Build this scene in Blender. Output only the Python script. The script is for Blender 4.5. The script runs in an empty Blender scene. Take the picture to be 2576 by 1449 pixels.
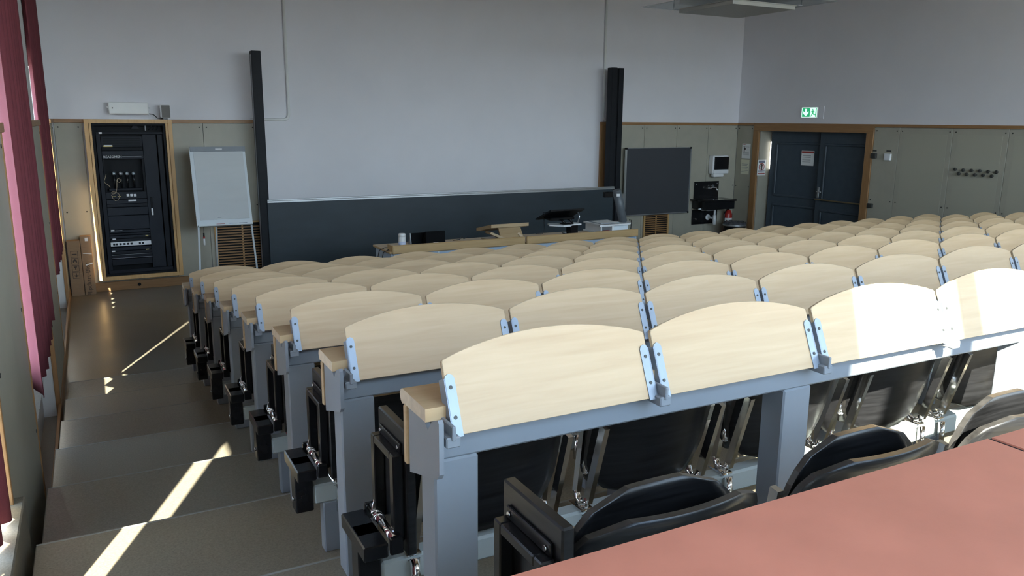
import bpy, math, random
from mathutils import Vector, Matrix
random.seed(4)
scene = bpy.context.scene
col = scene.collection

# ------------------------------------------------------------------ camera
FPX, YAW, PITCH, ROLL = 2003.08, 0.48513, 0.20855, 0.00727
CAM = Vector((-0.677, -1.670, 2.480))
_f = Vector((math.sin(YAW)*math.cos(PITCH), math.cos(YAW)*math.cos(PITCH), -math.sin(PITCH)))
_r = Vector((math.cos(YAW), -math.sin(YAW), 0)); _u = _r.cross(_f)
RT = _r*math.cos(ROLL) + _u*math.sin(ROLL); UP = -_r*math.sin(ROLL) + _u*math.cos(ROLL); FW = _f
cam = bpy.data.objects.new('camera', bpy.data.cameras.new('camera')); col.objects.link(cam)
cam.data.sensor_width = 36; cam.data.lens = FPX/2576*36; cam.data.clip_start = 0.05
m = Matrix.Identity(4)
for i, v in enumerate((RT, UP, -FW)):
    for j in range(3): m[j][i] = v[j]
cam.matrix_world = Matrix.Translation(CAM) @ m
scene.camera = cam
def at(x, y, ax, val):
    """the point where the ray of photo pixel (x, y) meets the plane axis = val"""
    d = FW + RT*((x-1288)/FPX) - UP*((y-724.5)/FPX)
    return CAM + d*((val-CAM[ax])/d[ax])

# ------------------------------------------------------------------ light
world = bpy.data.worlds.new('world'); scene.world = world; world.use_nodes = True
def sky_world(strength):
    nt = world.node_tree; bg = nt.nodes['Background']
    tc = nt.nodes.new('ShaderNodeTexCoord'); sp = nt.nodes.new('ShaderNodeSeparateXYZ'); r = nt.nodes.new('ShaderNodeValToRGB')
    mr = nt.nodes.new('ShaderNodeMapRange'); mr.inputs[1].default_value = -1; mr.inputs[2].default_value = 1
    nt.links.new(tc.outputs['Generated'], sp.inputs[0]); nt.links.new(sp.outputs['Z'], mr.inputs[0]); nt.links.new(mr.outputs[0], r.inputs[0])
    e = r.color_ramp.elements
    e[0].position = 0.0; e[0].color = (0.10, 0.095, 0.085, 1)          # ground
    e[1].position = 1.0; e[1].color = (0.40, 0.60, 1.0, 1)             # zenith
    for p, c in ((0.485, (0.14, 0.135, 0.12, 1)), (0.515, (0.82, 0.91, 1.0, 1)), (0.62, (0.66, 0.82, 1.0, 1))):
        n = e.new(p); n.color = c
    nt.links.new(r.outputs[0], bg.inputs[0]); bg.inputs[1].default_value = strength
sky_world(9.0)
def sun_lamp():
    az, el = math.radians(24), math.radians(34)
    d = Vector((math.sin(az)*math.cos(el), math.cos(az)*math.cos(el), -math.sin(el)))
    l = bpy.data.lights.new('sun', 'SUN'); l.energy = 40; l.angle = math.radians(0.6); l.color = (1.0, 0.90, 0.74)
    o = bpy.data.objects.new('sun', l); col.objects.link(o)
    o.rotation_euler = d.to_track_quat('-Z', 'Y').to_euler(); o.location = (-20, -30, 25)
sun_lamp()
def sky_window(name, loc, rot, sx, sy):
    """portal: guides the light of the sky through a window opening, gives off none itself"""
    l = bpy.data.lights.new(name, 'AREA'); l.shape = 'RECTANGLE'; l.size = sx; l.size_y = sy; l.cycles.is_portal = True
    o = bpy.data.objects.new(name, l); col.objects.link(o); o.location = loc; o.rotation_euler = rot
YB = -3.4                                   # rear wall plane
SZH = 3.05                                  # head of the side windows
for xa, xb in ((-0.23, 3.1), (3.9, 7.0), (7.7, 10.8)):      # skylight entering the rear windows
    sky_window('sky_rear', ((xa+xb)/2, YB-0.32, 3.39), (math.radians(90), 0, 0), xb-xa, 2.78)
for ya, yb in ((-3.2, -1.7), (-0.7, 1.9), (3.35, 5.75), (7.4, 10.15)):     # skylight entering the side windows
    sky_window('sky_side', (-1.62, (ya+yb)/2, (0.98+SZH)/2), (math.radians(90), 0, math.radians(-90)), yb-ya, SZH-0.98)
scene.view_settings.view_transform = 'Standard'; scene.view_settings.look = 'None'
scene.view_settings.gamma = 1.0; scene.view_settings.use_curve_mapping = False
scene.view_settings.exposure = 0.63

# ------------------------------------------------------------------ materials
def new_mat(name):
    mt = bpy.data.materials.new(name); mt.use_nodes = True
    nt = mt.node_tree; return mt, nt, nt.nodes['Principled BSDF']
def lk(nt, a, b): nt.links.new(a, b)
def mat(name, c, rough=0.5, metal=0.0, var=0.06, scale=8.0, bump=0.0, bscale=60.0, stretch=(1, 1, 1), coat=0.0, emit=None, estr=0.0, spec=0.5):
    """plain procedural surface: colour with a little noise, optional fine relief"""
    mt, nt, b = new_mat(name)
    tc = nt.nodes.new('ShaderNodeTexCoord'); mp = nt.nodes.new('ShaderNodeMapping'); mp.inputs['Scale'].default_value = stretch
    lk(nt, tc.outputs['Object'], mp.inputs[0])
    n = nt.nodes.new('ShaderNodeTexNoise'); n.inputs['Scale'].default_value = scale; n.inputs['Detail'].default_value = 5
    lk(nt, mp.outputs[0], n.inputs['Vector'])
    r = nt.nodes.new('ShaderNodeValToRGB')
    r.color_ramp.elements[0].position = 0.3; r.color_ramp.elements[1].position = 0.7
    r.color_ramp.elements[0].color = tuple(max(0, x*(1-var)) for x in c) + (1,)
    r.color_ramp.elements[1].color = tuple(min(1, x*(1+var)) for x in c) + (1,)
    lk(nt, n.outputs['Fac'], r.inputs[0]); lk(nt, r.outputs[0], b.inputs['Base Color'])
    b.inputs['Roughness'].default_value = rough; b.inputs['Metallic'].default_value = metal
    b.inputs['Specular IOR Level'].default_value = spec
    if coat: b.inputs['Coat Weight'].default_value = coat; b.inputs['Coat Roughness'].default_value = 0.12
    if bump:
        n2 = nt.nodes.new('ShaderNodeTexNoise'); n2.inputs['Scale'].default_value = bscale; n2.inputs['Detail'].default_value = 3
        lk(nt, mp.outputs[0], n2.inputs['Vector'])
        bp = nt.nodes.new('ShaderNodeBump'); bp.inputs['Strength'].default_value = bump; bp.inputs['Distance'].default_value = 0.002
        lk(nt, n2.outputs['Fac'], bp.inputs['Height']); lk(nt, bp.outputs[0], b.inputs['Normal'])
    if emit: b.inputs['Emission Color'].default_value = tuple(emit) + (1,); b.inputs['Emission Strength'].default_value = estr
    return mt
def wood(name, c1, c2, axis=0, rough=0.42, scale=3.0, amount=1.0):
    """grained wood; the grain runs along the given object axis and shifts from piece to piece"""
    mt, nt, b = new_mat(name)
    tc = nt.nodes.new('ShaderNodeTexCoord'); oi = nt.nodes.new('ShaderNodeObjectInfo')
    ml = nt.nodes.new('ShaderNodeMath'); ml.operation = 'MULTIPLY'; ml.inputs[1].default_value = 37.0
    lk(nt, oi.outputs['Random'], ml.inputs[0])
    ad = nt.nodes.new('ShaderNodeVectorMath'); ad.operation = 'ADD'
    lk(nt, tc.outputs['Object'], ad.inputs[0]); lk(nt, ml.outputs[0], ad.inputs[1])
    mp = nt.nodes.new('ShaderNodeMapping'); sc = [14.0, 14.0, 14.0]; sc[axis] = 0.9; mp.inputs['Scale'].default_value = sc
    lk(nt, ad.outputs[0], mp.inputs[0])
    n = nt.nodes.new('ShaderNodeTexNoise'); n.inputs['Scale'].default_value = scale; n.inputs['Detail'].default_value = 7; n.inputs['Distortion'].default_value = 0.6
    lk(nt, mp.outputs[0], n.inputs['Vector'])
    r = nt.nodes.new('ShaderNodeValToRGB'); r.color_ramp.elements[0].position = 0.28; r.color_ramp.elements[1].position = 0.72
    r.color_ramp.elements[0].color = tuple(c1) + (1,); r.color_ramp.elements[1].color = tuple(c2) + (1,)
    lk(nt, n.outputs['Fac'], r.inputs[0])
    mr = nt.nodes.new('ShaderNodeMapRange'); mr.inputs[3].default_value = 0.94; mr.inputs[4].default_value = 1.05
    lk(nt, oi.outputs['Random'], mr.inputs[0])
    hs = nt.nodes.new('ShaderNodeHueSaturation'); lk(nt, r.outputs[0], hs.inputs['Color']); lk(nt, mr.outputs[0], hs.inputs['Value'])
    lk(nt, hs.outputs[0], b.inputs['Base Color'])
    b.inputs['Roughness'].default_value = rough
    return mt
def speckle(name, c, rough, dark, light, scale):
    """linoleum: flecks over slow mottling"""
    mt, nt, b = new_mat(name)
    tc = nt.nodes.new('ShaderNodeTexCoord')
    n = nt.nodes.new('ShaderNodeTexNoise'); n.inputs['Scale'].default_value = scale; n.inputs['Detail'].default_value = 6; n.inputs['Roughness'].default_value = 0.8
    n2 = nt.nodes.new('ShaderNodeTexNoise'); n2.inputs['Scale'].default_value = 1.7; n2.inputs['Detail'].default_value = 4
    lk(nt, tc.outputs['Object'], n.inputs['Vector']); lk(nt, tc.outputs['Object'], n2.inputs['Vector'])
    r = nt.nodes.new('ShaderNodeValToRGB'); e = r.color_ramp.elements
    e[0].position = 0.35; e[1].position = 0.68
    e[0].color = tuple(x*dark for x in c) + (1,); e[1].color = tuple(min(1, x*light) for x in c) + (1,)
    lk(nt, n.outputs['Fac'], r.inputs[0]); lk(nt, r.outputs[0], b.inputs['Base Color'])
    mr = nt.nodes.new('ShaderNodeMapRange'); mr.inputs[3].default_value = rough-0.06; mr.inputs[4].default_value = rough+0.08
    lk(nt, n2.outputs['Fac'], mr.inputs[0]); lk(nt, mr.outputs[0], b.inputs['Roughness'])
    return mt
def perforated(name, c):
    """painted board pierced by a fine grid of holes"""
    mt, nt, b = new_mat(name)
    tc = nt.nodes.new('ShaderNodeTexCoord')
    mp = nt.nodes.new('ShaderNodeMapping'); mp.inputs['Scale'].default_value = (60, 60, 60); lk(nt, tc.outputs['Object'], mp.inputs[0])
    v = nt.nodes.new('ShaderNodeTexVoronoi'); v.inputs['Randomness'].default_value = 0.0; v.inputs['Scale'].default_value = 1.0
    lk(nt, mp.outputs[0], v.inputs['Vector'])
    r = nt.nodes.new('ShaderNodeValToRGB'); r.color_ramp.elements[0].position = 0.22; r.color_ramp.elements[1].position = 0.34
    r.color_ramp.elements[0].color = tuple(x*0.45 for x in c) + (1,); r.color_ramp.elements[1].color = tuple(c) + (1,)
    lk(nt, v.outputs['Distance'], r.inputs[0]); lk(nt, r.outputs[0], b.inputs['Base Color'])
    b.inputs['Roughness'].default_value = 0.6
    return mt
def fabric(name, c):
    mt, nt, b = new_mat(name)
    tc = nt.nodes.new('ShaderNodeTexCoord'); n = nt.nodes.new('ShaderNodeTexNoise'); n.inputs['Scale'].default_value = 220
    lk(nt, tc.outputs['Object'], n.inputs['Vector'])
    r = nt.nodes.new('ShaderNodeValToRGB'); r.color_ramp.elements[0].color = tuple(x*0.85 for x in c) + (1,); r.color_ramp.elements[1].color = tuple(min(1, x*1.15) for x in c) + (1,)
    lk(nt, n.outputs['Fac'], r.inputs[0])
    b.inputs['Roughness'].default_value = 0.85; b.inputs['Specular IOR Level'].default_value = 0.15; lk(nt, r.outputs[0], b.inputs['Base Color'])
    tr = nt.nodes.new('ShaderNodeBsdfTranslucent'); lk(nt, r.outputs[0], tr.inputs['Color'])
    mx = nt.nodes.new('ShaderNodeMixShader'); mx.inputs[0].default_value = 0.04
    out = nt.nodes['Material Output']; lk(nt, b.outputs[0], mx.inputs[1]); lk(nt, tr.outputs[0], mx.inputs[2]); lk(nt, mx.outputs[0], out.inputs['Surface'])
    return mt
def pane(name, tint=(0.92, 0.96, 0.97), gloss=0.08):
    mt, nt, b = new_mat(name)
    t = nt.nodes.new('ShaderNodeBsdfTransparent'); t.inputs[0].default_value = tint + (1,)
    b.inputs['Base Color'].default_value = (0.8, 0.85, 0.87, 1); b.inputs['Roughness'].default_value = 0.05
    mx = nt.nodes.new('ShaderNodeMixShader'); mx.inputs[0].default_value = gloss
    out = nt.nodes['Material Output']; lk(nt, t.outputs[0], mx.inputs[1]); lk(nt, b.outputs[0], mx.inputs[2]); lk(nt, mx.outputs[0], out.inputs['Surface'])
    return mt
M = {
 'wall': mat('wall_paint', (0.84, 0.835, 0.87), 0.75, var=0.015, scale=2, bump=0.25, bscale=180),
 'ceiling': mat('ceiling_paint', (0.50, 0.50, 0.51), 0.8, var=0.02),
 'white_wall': mat('white_wall', (0.72, 0.72, 0.70), 0.7, var=0.03),
 'wains': mat('wainscot_paint', (0.425, 0.405, 0.328), 0.45, var=0.04, scale=5, bump=0.15, bscale=220),
 'perf': perforated('perforated_wainscot', (0.44, 0.425, 0.34)),
 'trim': wood('trim_wood', (0.30, 0.155, 0.060), (0.38, 0.205, 0.085), 0),
 'trim_y': wood('trim_wood_y', (0.30, 0.155, 0.060), (0.38, 0.205, 0.085), 1),
 'trim_z': wood('trim_wood_z', (0.32, 0.17, 0.065), (0.42, 0.23, 0.10), 2),
 'cabwood': wood('cabinet_wood', (0.56, 0.33, 0.125), (0.66, 0.41, 0.175), 2),
 'maple': wood('maple', (0.495, 0.338, 0.185), (0.570, 0.408, 0.240), 0, rough=0.45),
 'endgrain': mat('maple_end_grain', (0.66, 0.54, 0.40), 0.55, var=0.12, scale=40),
 'maple_edge': mat('maple_edge', (0.52, 0.40, 0.26), 0.5, var=0.1, scale=30, stretch=(1, 1, 6)),
 'deskwood': wood('desk_wood', (0.50, 0.33, 0.15), (0.59, 0.40, 0.20), 0, rough=0.4),
 'lectern': wood('lectern_wood', (0.47, 0.33, 0.18), (0.56, 0.41, 0.24), 0, rough=0.4),
 'steel': mat('grey_steel_paint', (0.235, 0.258, 0.290), 0.38, var=0.03, bump=0.05),
 'plate': mat('zinc_plate', (0.25, 0.29, 0.35), 0.38, metal=0.25, var=0.05),
 'rail': mat('rail_paint', (0.42, 0.46, 0.45), 0.42, var=0.03),
 'chrome': mat('chrome', (0.82, 0.82, 0.82), 0.10, metal=1.0, var=0.04),
 'blackply': mat('black_plywood', (0.010, 0.010, 0.011), 0.32, var=0.5, scale=6, stretch=(1, 1, 14), coat=0.12, spec=0.3),
 'blackmetal': mat('black_metal', (0.008, 0.008, 0.009), 0.24, var=0.3, scale=12, spec=0.35),
 'plyedge': mat('black_ply_edge', (0.035, 0.033, 0.032), 0.35, var=0.5, scale=30),
 'worn': mat('worn_edge', (0.22, 0.15, 0.09), 0.6, var=0.5, scale=40),
 'lino': speckle('brown_linoleum', (0.212, 0.186, 0.140), 0.31, 0.72, 1.35, 130),
 'nosing': mat('nosing_strip', (0.25, 0.25, 0.23), 0.45, var=0.1),
 'curtain': fabric('red_curtain', (0.20, 0.054, 0.066)),
 'redlino': mat('red_linoleum', (0.56, 0.215, 0.15), 0.38, var=0.10, scale=5, bump=0.05, bscale=300),
 'darkedge': mat('dark_edge', (0.035, 0.032, 0.035), 0.4),
 'board': mat('blackboard_green', (0.026, 0.041, 0.053), 0.5, var=0.12, scale=3, stretch=(0.6, 1, 2)),
 'boardframe': mat('dark_post_metal', (0.010, 0.012, 0.016), 0.55, var=0.1, spec=0.25),
 'alu': mat('aluminium', (0.62, 0.64, 0.66), 0.3, metal=0.85, var=0.04),
 'rackblack': mat('rack_black', (0.012, 0.014, 0.019), 0.5, spec=0.2, var=0.12),
 'rackdark': mat('rack_dark', (0.005, 0.006, 0.008), 0.55, spec=0.2, var=0.12),
 'rackgrey': mat('rack_grey', (0.017, 0.020, 0.027), 0.5, spec=0.2, var=0.12),
 'label': mat('label_white', (0.72, 0.73, 0.74), 0.5, var=0.03),
 'white': mat('white_plastic', (0.86, 0.87, 0.88), 0.35, var=0.02),
 'offwhite': mat('white_enamel', (0.86, 0.87, 0.85), 0.4, var=0.02),
 'greyfoam': mat('grey_grille', (0.20, 0.19, 0.18), 0.7, var=0.2, scale=200),
 'paper': mat('flipchart_paper', (0.66, 0.69, 0.70), 0.7, var=0.02, scale=2, stretch=(1, 1, 6)),
 'flipframe': mat('flipchart_frame', (0.74, 0.80, 0.84), 0.35, var=0.02),
 'flipbar': mat('flipchart_bar', (0.30, 0.33, 0.36), 0.4, var=0.04),
 'felt': mat('grey_felt', (0.070, 0.074, 0.082), 0.95, var=0.15, scale=150, spec=0.1),
 'deskpanel': mat('pale_blue_panel', (0.47, 0.58, 0.72), 0.45, var=0.02),
 'door': mat('blue_door_paint', (0.058, 0.080, 0.105), 0.45, var=0.08),
 'brass': mat('brass', (0.42, 0.33, 0.20), 0.35, metal=0.9, var=0.1),
 'screw': mat('screw_head', (0.05, 0.05, 0.045), 0.5, metal=0.4),
 'cardboard': mat('cardboard', (0.32, 0.21, 0.125), 0.8, var=0.06, scale=10, stretch=(1, 1, 8)),
 'print': mat('dark_print', (0.07, 0.05, 0.04), 0.7),
 'greyprint': mat('grey_print', (0.33, 0.34, 0.36), 0.7),
 'redprint': mat('red_print', (0.42, 0.06, 0.05), 0.6),
 'navyprint': mat('navy_print', (0.06, 0.08, 0.16), 0.6),
 'paperwhite': mat('notice_paper', (0.88, 0.89, 0.88), 0.7, var=0.02),
 'papercream': mat('cream_paper', (0.80, 0.78, 0.60), 0.7, var=0.02),
 'redpaint': mat('extinguisher_red', (0.42, 0.028, 0.022), 0.3, var=0.05),
 'bag': mat('bin_bag', (0.10, 0.10, 0.11), 0.2, var=0.4, scale=20, bump=0.8, bscale=25),
 'binblack': mat('bin_black', (0.02, 0.02, 0.021), 0.45),
 'stone': mat('black_stone', (0.012, 0.012, 0.013), 0.22, var=0.3, scale=40),
 'green': mat('sign_green', (0.02, 0.30, 0.12), 0.4, emit=(0.02, 0.42, 0.17), estr=0.55),
 'signwhite': mat('sign_white', (0.75, 0.9, 0.82), 0.4, emit=(0.62, 0.95, 0.78), estr=0.75),
 'corridor': mat('corridor_glow', (0.9, 0.9, 0.9), 0.5, emit=(1.0, 0.98, 0.94), estr=2.5),  # self-lit colour standing in for corridor light at the door gap
 'switchdark': mat('switch_dark', (0.045, 0.045, 0.04), 0.5),
 'cable': mat('black_cable', (0.012, 0.012, 0.012), 0.5),
 'tancable': mat('tan_cable', (0.40, 0.32, 0.22), 0.5),
 'micmesh': mat('microphone_mesh', (0.33, 0.37, 0.40), 0.35, metal=0.7, var=0.3, scale=300),
 'glass': pane('window_pane'),
 'lampglass': pane('lamp_glass_plate', (0.80, 0.83, 0.84), 0.35),
 'lampmetal': mat('lamp_metal', (0.50, 0.50, 0.47), 0.4, var=0.03),
 'screen': mat('dark_screen', (0.008, 0.009, 0.011), 0.35, var=0.1, spec=0.3),
 'paleblue': mat('pale_blue_print', (0.58, 0.64, 0.82), 0.5),
 'matteblack': mat('matte_black', (0.004, 0.004, 0.005), 0.7, var=0.2, spec=0.1),
 'yellow': mat('yellow_tag', (0.62, 0.50, 0.18), 0.5),
 'vis': mat('visualizer_grey', (0.13, 0.145, 0.16), 0.4, var=0.04),
 'blueprint': mat('blue_print', (0.30, 0.36, 0.66), 0.5),
}

# ------------------------------------------------------------------ mesh helpers
class MB:
    def __init__(s): s.v = []; s.f = []; s.mi = []; s.cur = 0; s.sm = []
    def add(s, vs, fs, smooth=False):
        o = len(s.v); s.v += [tuple(p) for p in vs]
        for f in fs: s.f.append([i+o for i in f]); s.mi.append(s.cur); s.sm.append(smooth)
        return s
    def mat(s, i): s.cur = i; return s
    def box(s, x0, x1, y0, y1, z0, z1, b=0.0):
        if x0 > x1: x0, x1 = x1, x0
        if y0 > y1: y0, y1 = y1, y0
        if z0 > z1: z0, z1 = z1, z0
        b = min(b, (x1-x0)*0.45, (y1-y0)*0.45, (z1-z0)*0.45)
        if b <= 0:
            vs = [(x, y, z) for x in (x0, x1) for y in (y0, y1) for z in (z0, z1)]
            return s.add(vs, [(0, 1, 3, 2), (4, 6, 7, 5), (0, 4, 5, 1), (2, 3, 7, 6), (0, 2, 6, 4), (1, 5, 7, 3)])
        vs = []; idx = {}
        for ix, x in enumerate((x0, x1)):
            for iy, y in enumerate((y0, y1)):
                for iz, z in enumerate((z0, z1)):
                    sx, sy, sz = (b, -b)[ix], (b, -b)[iy], (b, -b)[iz]
                    for a, p in enumerate(((x, y+sy, z+sz), (x+sx, y, z+sz), (x+sx, y+sy, z))):
                        idx[ix, iy, iz, a] = len(vs); vs.append(p)
        F = []
        for i in (0, 1):
            q = [idx[i, 0, 0, 0], idx[i, 1, 0, 0], idx[i, 1, 1, 0], idx[i, 0, 1, 0]]; F.append(q if i else q[::-1])
            q = [idx[0, i, 0, 1], idx[1, i, 0, 1], idx[1, i, 1, 1], idx[0, i, 1, 1]]; F.append(q[::-1] if i else q)
            q = [idx[0, 0, i, 2], idx[1, 0, i, 2], idx[1, 1, i, 2], idx[0, 1, i, 2]]; F.append(q if i else q[::-1])
        for i in (0, 1):
            for j in (0, 1):
                q = [idx[i, j, 0, 0], idx[i, j, 1, 0], idx[i, j, 1, 1], idx[i, j, 0, 1]]; F.append(q if (i != j) else q[::-1])
                q = [idx[i, 0, j, 0], idx[i, 1, j, 0], idx[i, 1, j, 2], idx[i, 0, j, 2]]; F.append(q[::-1] if (i != j) else q)
                q = [idx[0, i, j, 1], idx[1, i, j, 1], idx[1, i, j, 2], idx[0, i, j, 2]]; F.append(q if (i != j) else q[::-1])
        for i in (0, 1):
            for j in (0, 1):
                for k in (0, 1):
                    q = [idx[i, j, k, 0], idx[i, j, k, 1], idx[i, j, k, 2]]; F.append(q if (i+j+k) % 2 else q[::-1])
        return s.add(vs, F)
    def prism(s, pts, ax, a0, a1, smooth=False):
        """2-D outline extruded along axis ax; pts are (the other two axes in order)"""
        n = len(pts)
        def P(p, a):
            q = list(p); q.insert(ax, a); return tuple(q)
        vs = [P(p, a0) for p in pts] + [P(p, a1) for p in pts]
        area = sum(pts[i][0]*pts[(i+1) % n][1]-pts[(i+1) % n][0]*pts[i][1] for i in range(n))
        flip = (area > 0) == (ax != 1)
        f0 = list(range(n)); f1 = [n+i for i in range(n)]
        sides = [(i, (i+1) % n, n+(i+1) % n, n+i) for i in range(n)]
        if a1 < a0: flip = not flip
        if flip: s.add(vs, [f0[::-1], f1]); o = len(s.v)-2*n
        else: s.add(vs, [f0, f1[::-1]]); o = len(s.v)-2*n
        for q in sides:
            s.f.append([i+o for i in (q if flip else q[::-1])]); s.mi.append(s.cur); s.sm.append(smooth)
        return s
    def bar(s, p, q, w, h, up=(1, 0, 0)):
        """square bar from p to q; h is measured along 'up', w across"""
        p = Vector(p); q = Vector(q); d = (q-p).normalized(); u = Vector(up); u = (u-d*u.dot(d)).normalized(); x = d.cross(u)
        vs = [c+x*a*w/2+u*b*h/2 for c in (p, q) for a, b in ((-1, -1), (1, -1), (1, 1), (-1, 1))]
        return s.add(vs, [(3, 2, 1, 0), (4, 5, 6, 7), (0, 1, 5, 4), (1, 2, 6, 5), (2, 3, 7, 6), (3, 0, 4, 7)])
    def tube(s, path, r, n=8, caps=True):
        path = [Vector(p) for p in path]; rings = []
        rad = r if isinstance(r, (list, tuple)) else [r]*len(path)
        u = None
        for i, p in enumerate(path):
            d = (path[min(i+1, len(path)-1)]-path[max(i-1, 0)]).normalized()
            if u is None: u = d.orthogonal().normalized()
            u = (u-d*u.dot(d)); u = u.normalized() if u.length > 1e-6 else d.orthogonal().normalized()
            w = d.cross(u)
            rings.append([p+(u*math.cos(2*math.pi*k/n)+w*math.sin(2*math.pi*k/n))*rad[i] for k in range(n)])
        vs = [v for g in rings for v in g]; F = []
        for i in range(len(path)-1):
            for k in range(n): F.append((i*n+k, i*n+(k+1) % n, (i+1)*n+(k+1) % n, (i+1)*n+k))
        s.add(vs, F, True)
        if caps:
            o = len(s.v)-len(vs); L = (len(path)-1)*n
            s.f.append([o+k for k in range(n)][::-1]); s.mi.append(s.cur); s.sm.append(False)
            s.f.append([o+L+k for k in range(n)]); s.mi.append(s.cur); s.sm.append(False)
        return s
    def lathe(s, prof, c=(0, 0, 0), n=20):
        """profile of (radius, z) turned about a vertical axis through c"""
        vs = []; F = []
        for r, z in prof: vs += [(c[0]+r*math.cos(2*math.pi*k/n), c[1]+r*math.sin(2*math.pi*k/n), c[2]+z) for k in range(n)]
        for i in range(len(prof)-1):
            for k in range(n): F.append((i*n+k, i*n+(k+1) % n, (i+1)*n+(k+1) % n, (i+1)*n+k))
        s.add(vs, F, True); o = len(s.v)-len(vs); L = (len(prof)-1)*n
        s.f.append([o+k for k in range(n)][::-1]); s.mi.append(s.cur); s.sm.append(False)
        s.f.append([o+L+k for k in range(n)]); s.mi.append(s.cur); s.sm.append(False)
        return s
    def build(s, name, mats, parent=None, org=None, loc=None):
        """link as one mesh object; vertices are given in world space and stored relative to org"""
        if org is None: org = root_loc(parent) if parent else Vector((0, 0, 0))
        me = bpy.data.meshes.new(name); me.from_pydata([Vector(v)-org for v in s.v], [], s.f)
        mats = mats if isinstance(mats, (list, tuple)) else [mats]
        for k in mats: me.materials.append(M[k])
        me.polygons.foreach_set('material_index', s.mi); me.polygons.foreach_set('use_smooth', s.sm); me.update()
        o = bpy.data.objects.new(name, me); col.objects.link(o)
        if parent: o.parent = parent
        else: o.location = org
        if loc is not None: o.location = loc
        return o
def root_loc(o):
    p = Vector((0, 0, 0))
    while o: p = p+o.location; o = o.parent
    return p
def tag(o, label, cat, group=None):
    o['label'] = label; o['category'] = cat
    if group: o['group'] = group
    return o
def thing(name, label, cat, loc=(0, 0, 0), group=None):
    o = bpy.data.objects.new(name, None); col.objects.link(o); o.location = loc; o.empty_display_size = 0.1
    return tag(o, label, cat, group)
def struct(o): o['kind'] = 'structure'; return o
def copy_tree(o, parent=None):
    c = o.copy(); col.objects.link(c); c.parent = parent
    for ch in o.children: copy_tree(ch, c)
    return c
def text_part(name, body, size, mtl, parent, M4, extrude=0.0008):
    cu = bpy.data.curves.new(name, 'FONT'); cu.body = body; cu.size = size; cu.extrude = extrude; cu.align_x = 'CENTER'; cu.align_y = 'CENTER'; cu.resolution_u = 2
    t = bpy.data.objects.new(name, cu); col.objects.link(t); bpy.context.view_layer.update()
    me = bpy.data.meshes.new_from_object(t.evaluated_get(bpy.context.evaluated_depsgraph_get())); bpy.data.objects.remove(t)
    me.transform(M4); me.materials.clear(); me.materials.append(M[mtl])
    o = bpy.data.objects.new(name, me); col.objects.link(o); me.transform(Matrix.Translation(-root_loc(parent))); o.parent = parent
    return o
def face_y(x, y, z): return Matrix.Translation((x, y, z)) @ Matrix.Rotation(math.radians(90), 4, 'X')          # reads from -Y
def face_x(x, y, z): return Matrix.Translation((x, y, z)) @ Matrix.Rotation(math.radians(-90), 4, 'Z') @ Matrix.Rotation(math.radians(90), 4, 'X')   # reads from -X
ORD = ['first', 'second', 'third', 'fourth', 'fifth', 'sixth', 'seventh', 'eighth', 'ninth', 'tenth', 'eleventh', 'twelfth', 'thirteenth', 'fourteenth', 'fifteenth', 'sixteenth', 'seventeenth']

# ------------------------------------------------------------------ layout
PW = 0.605                    # pitch of a writing panel
NP = 17                       # panels in a row
DY = 0.8148                   # pitch of the rows
YF = 11.10                    # front wall
XL, XR = -1.075, 11.34        # side walls (face of the piers, face of the right wall)
ZC = 5.0                      # ceiling
TOPH = 0.88                   # panel shoulder above its tread
TRIMZ0, TRIMZ1 = 2.395, 2.445
def ytop(k): return DY*k
def ztop(k): return 1.9245-0.11396*k+0.00022*k*k
def tread(k): return ztop(k)-TOPH
def nose(k): return DY*k+0.11

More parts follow.
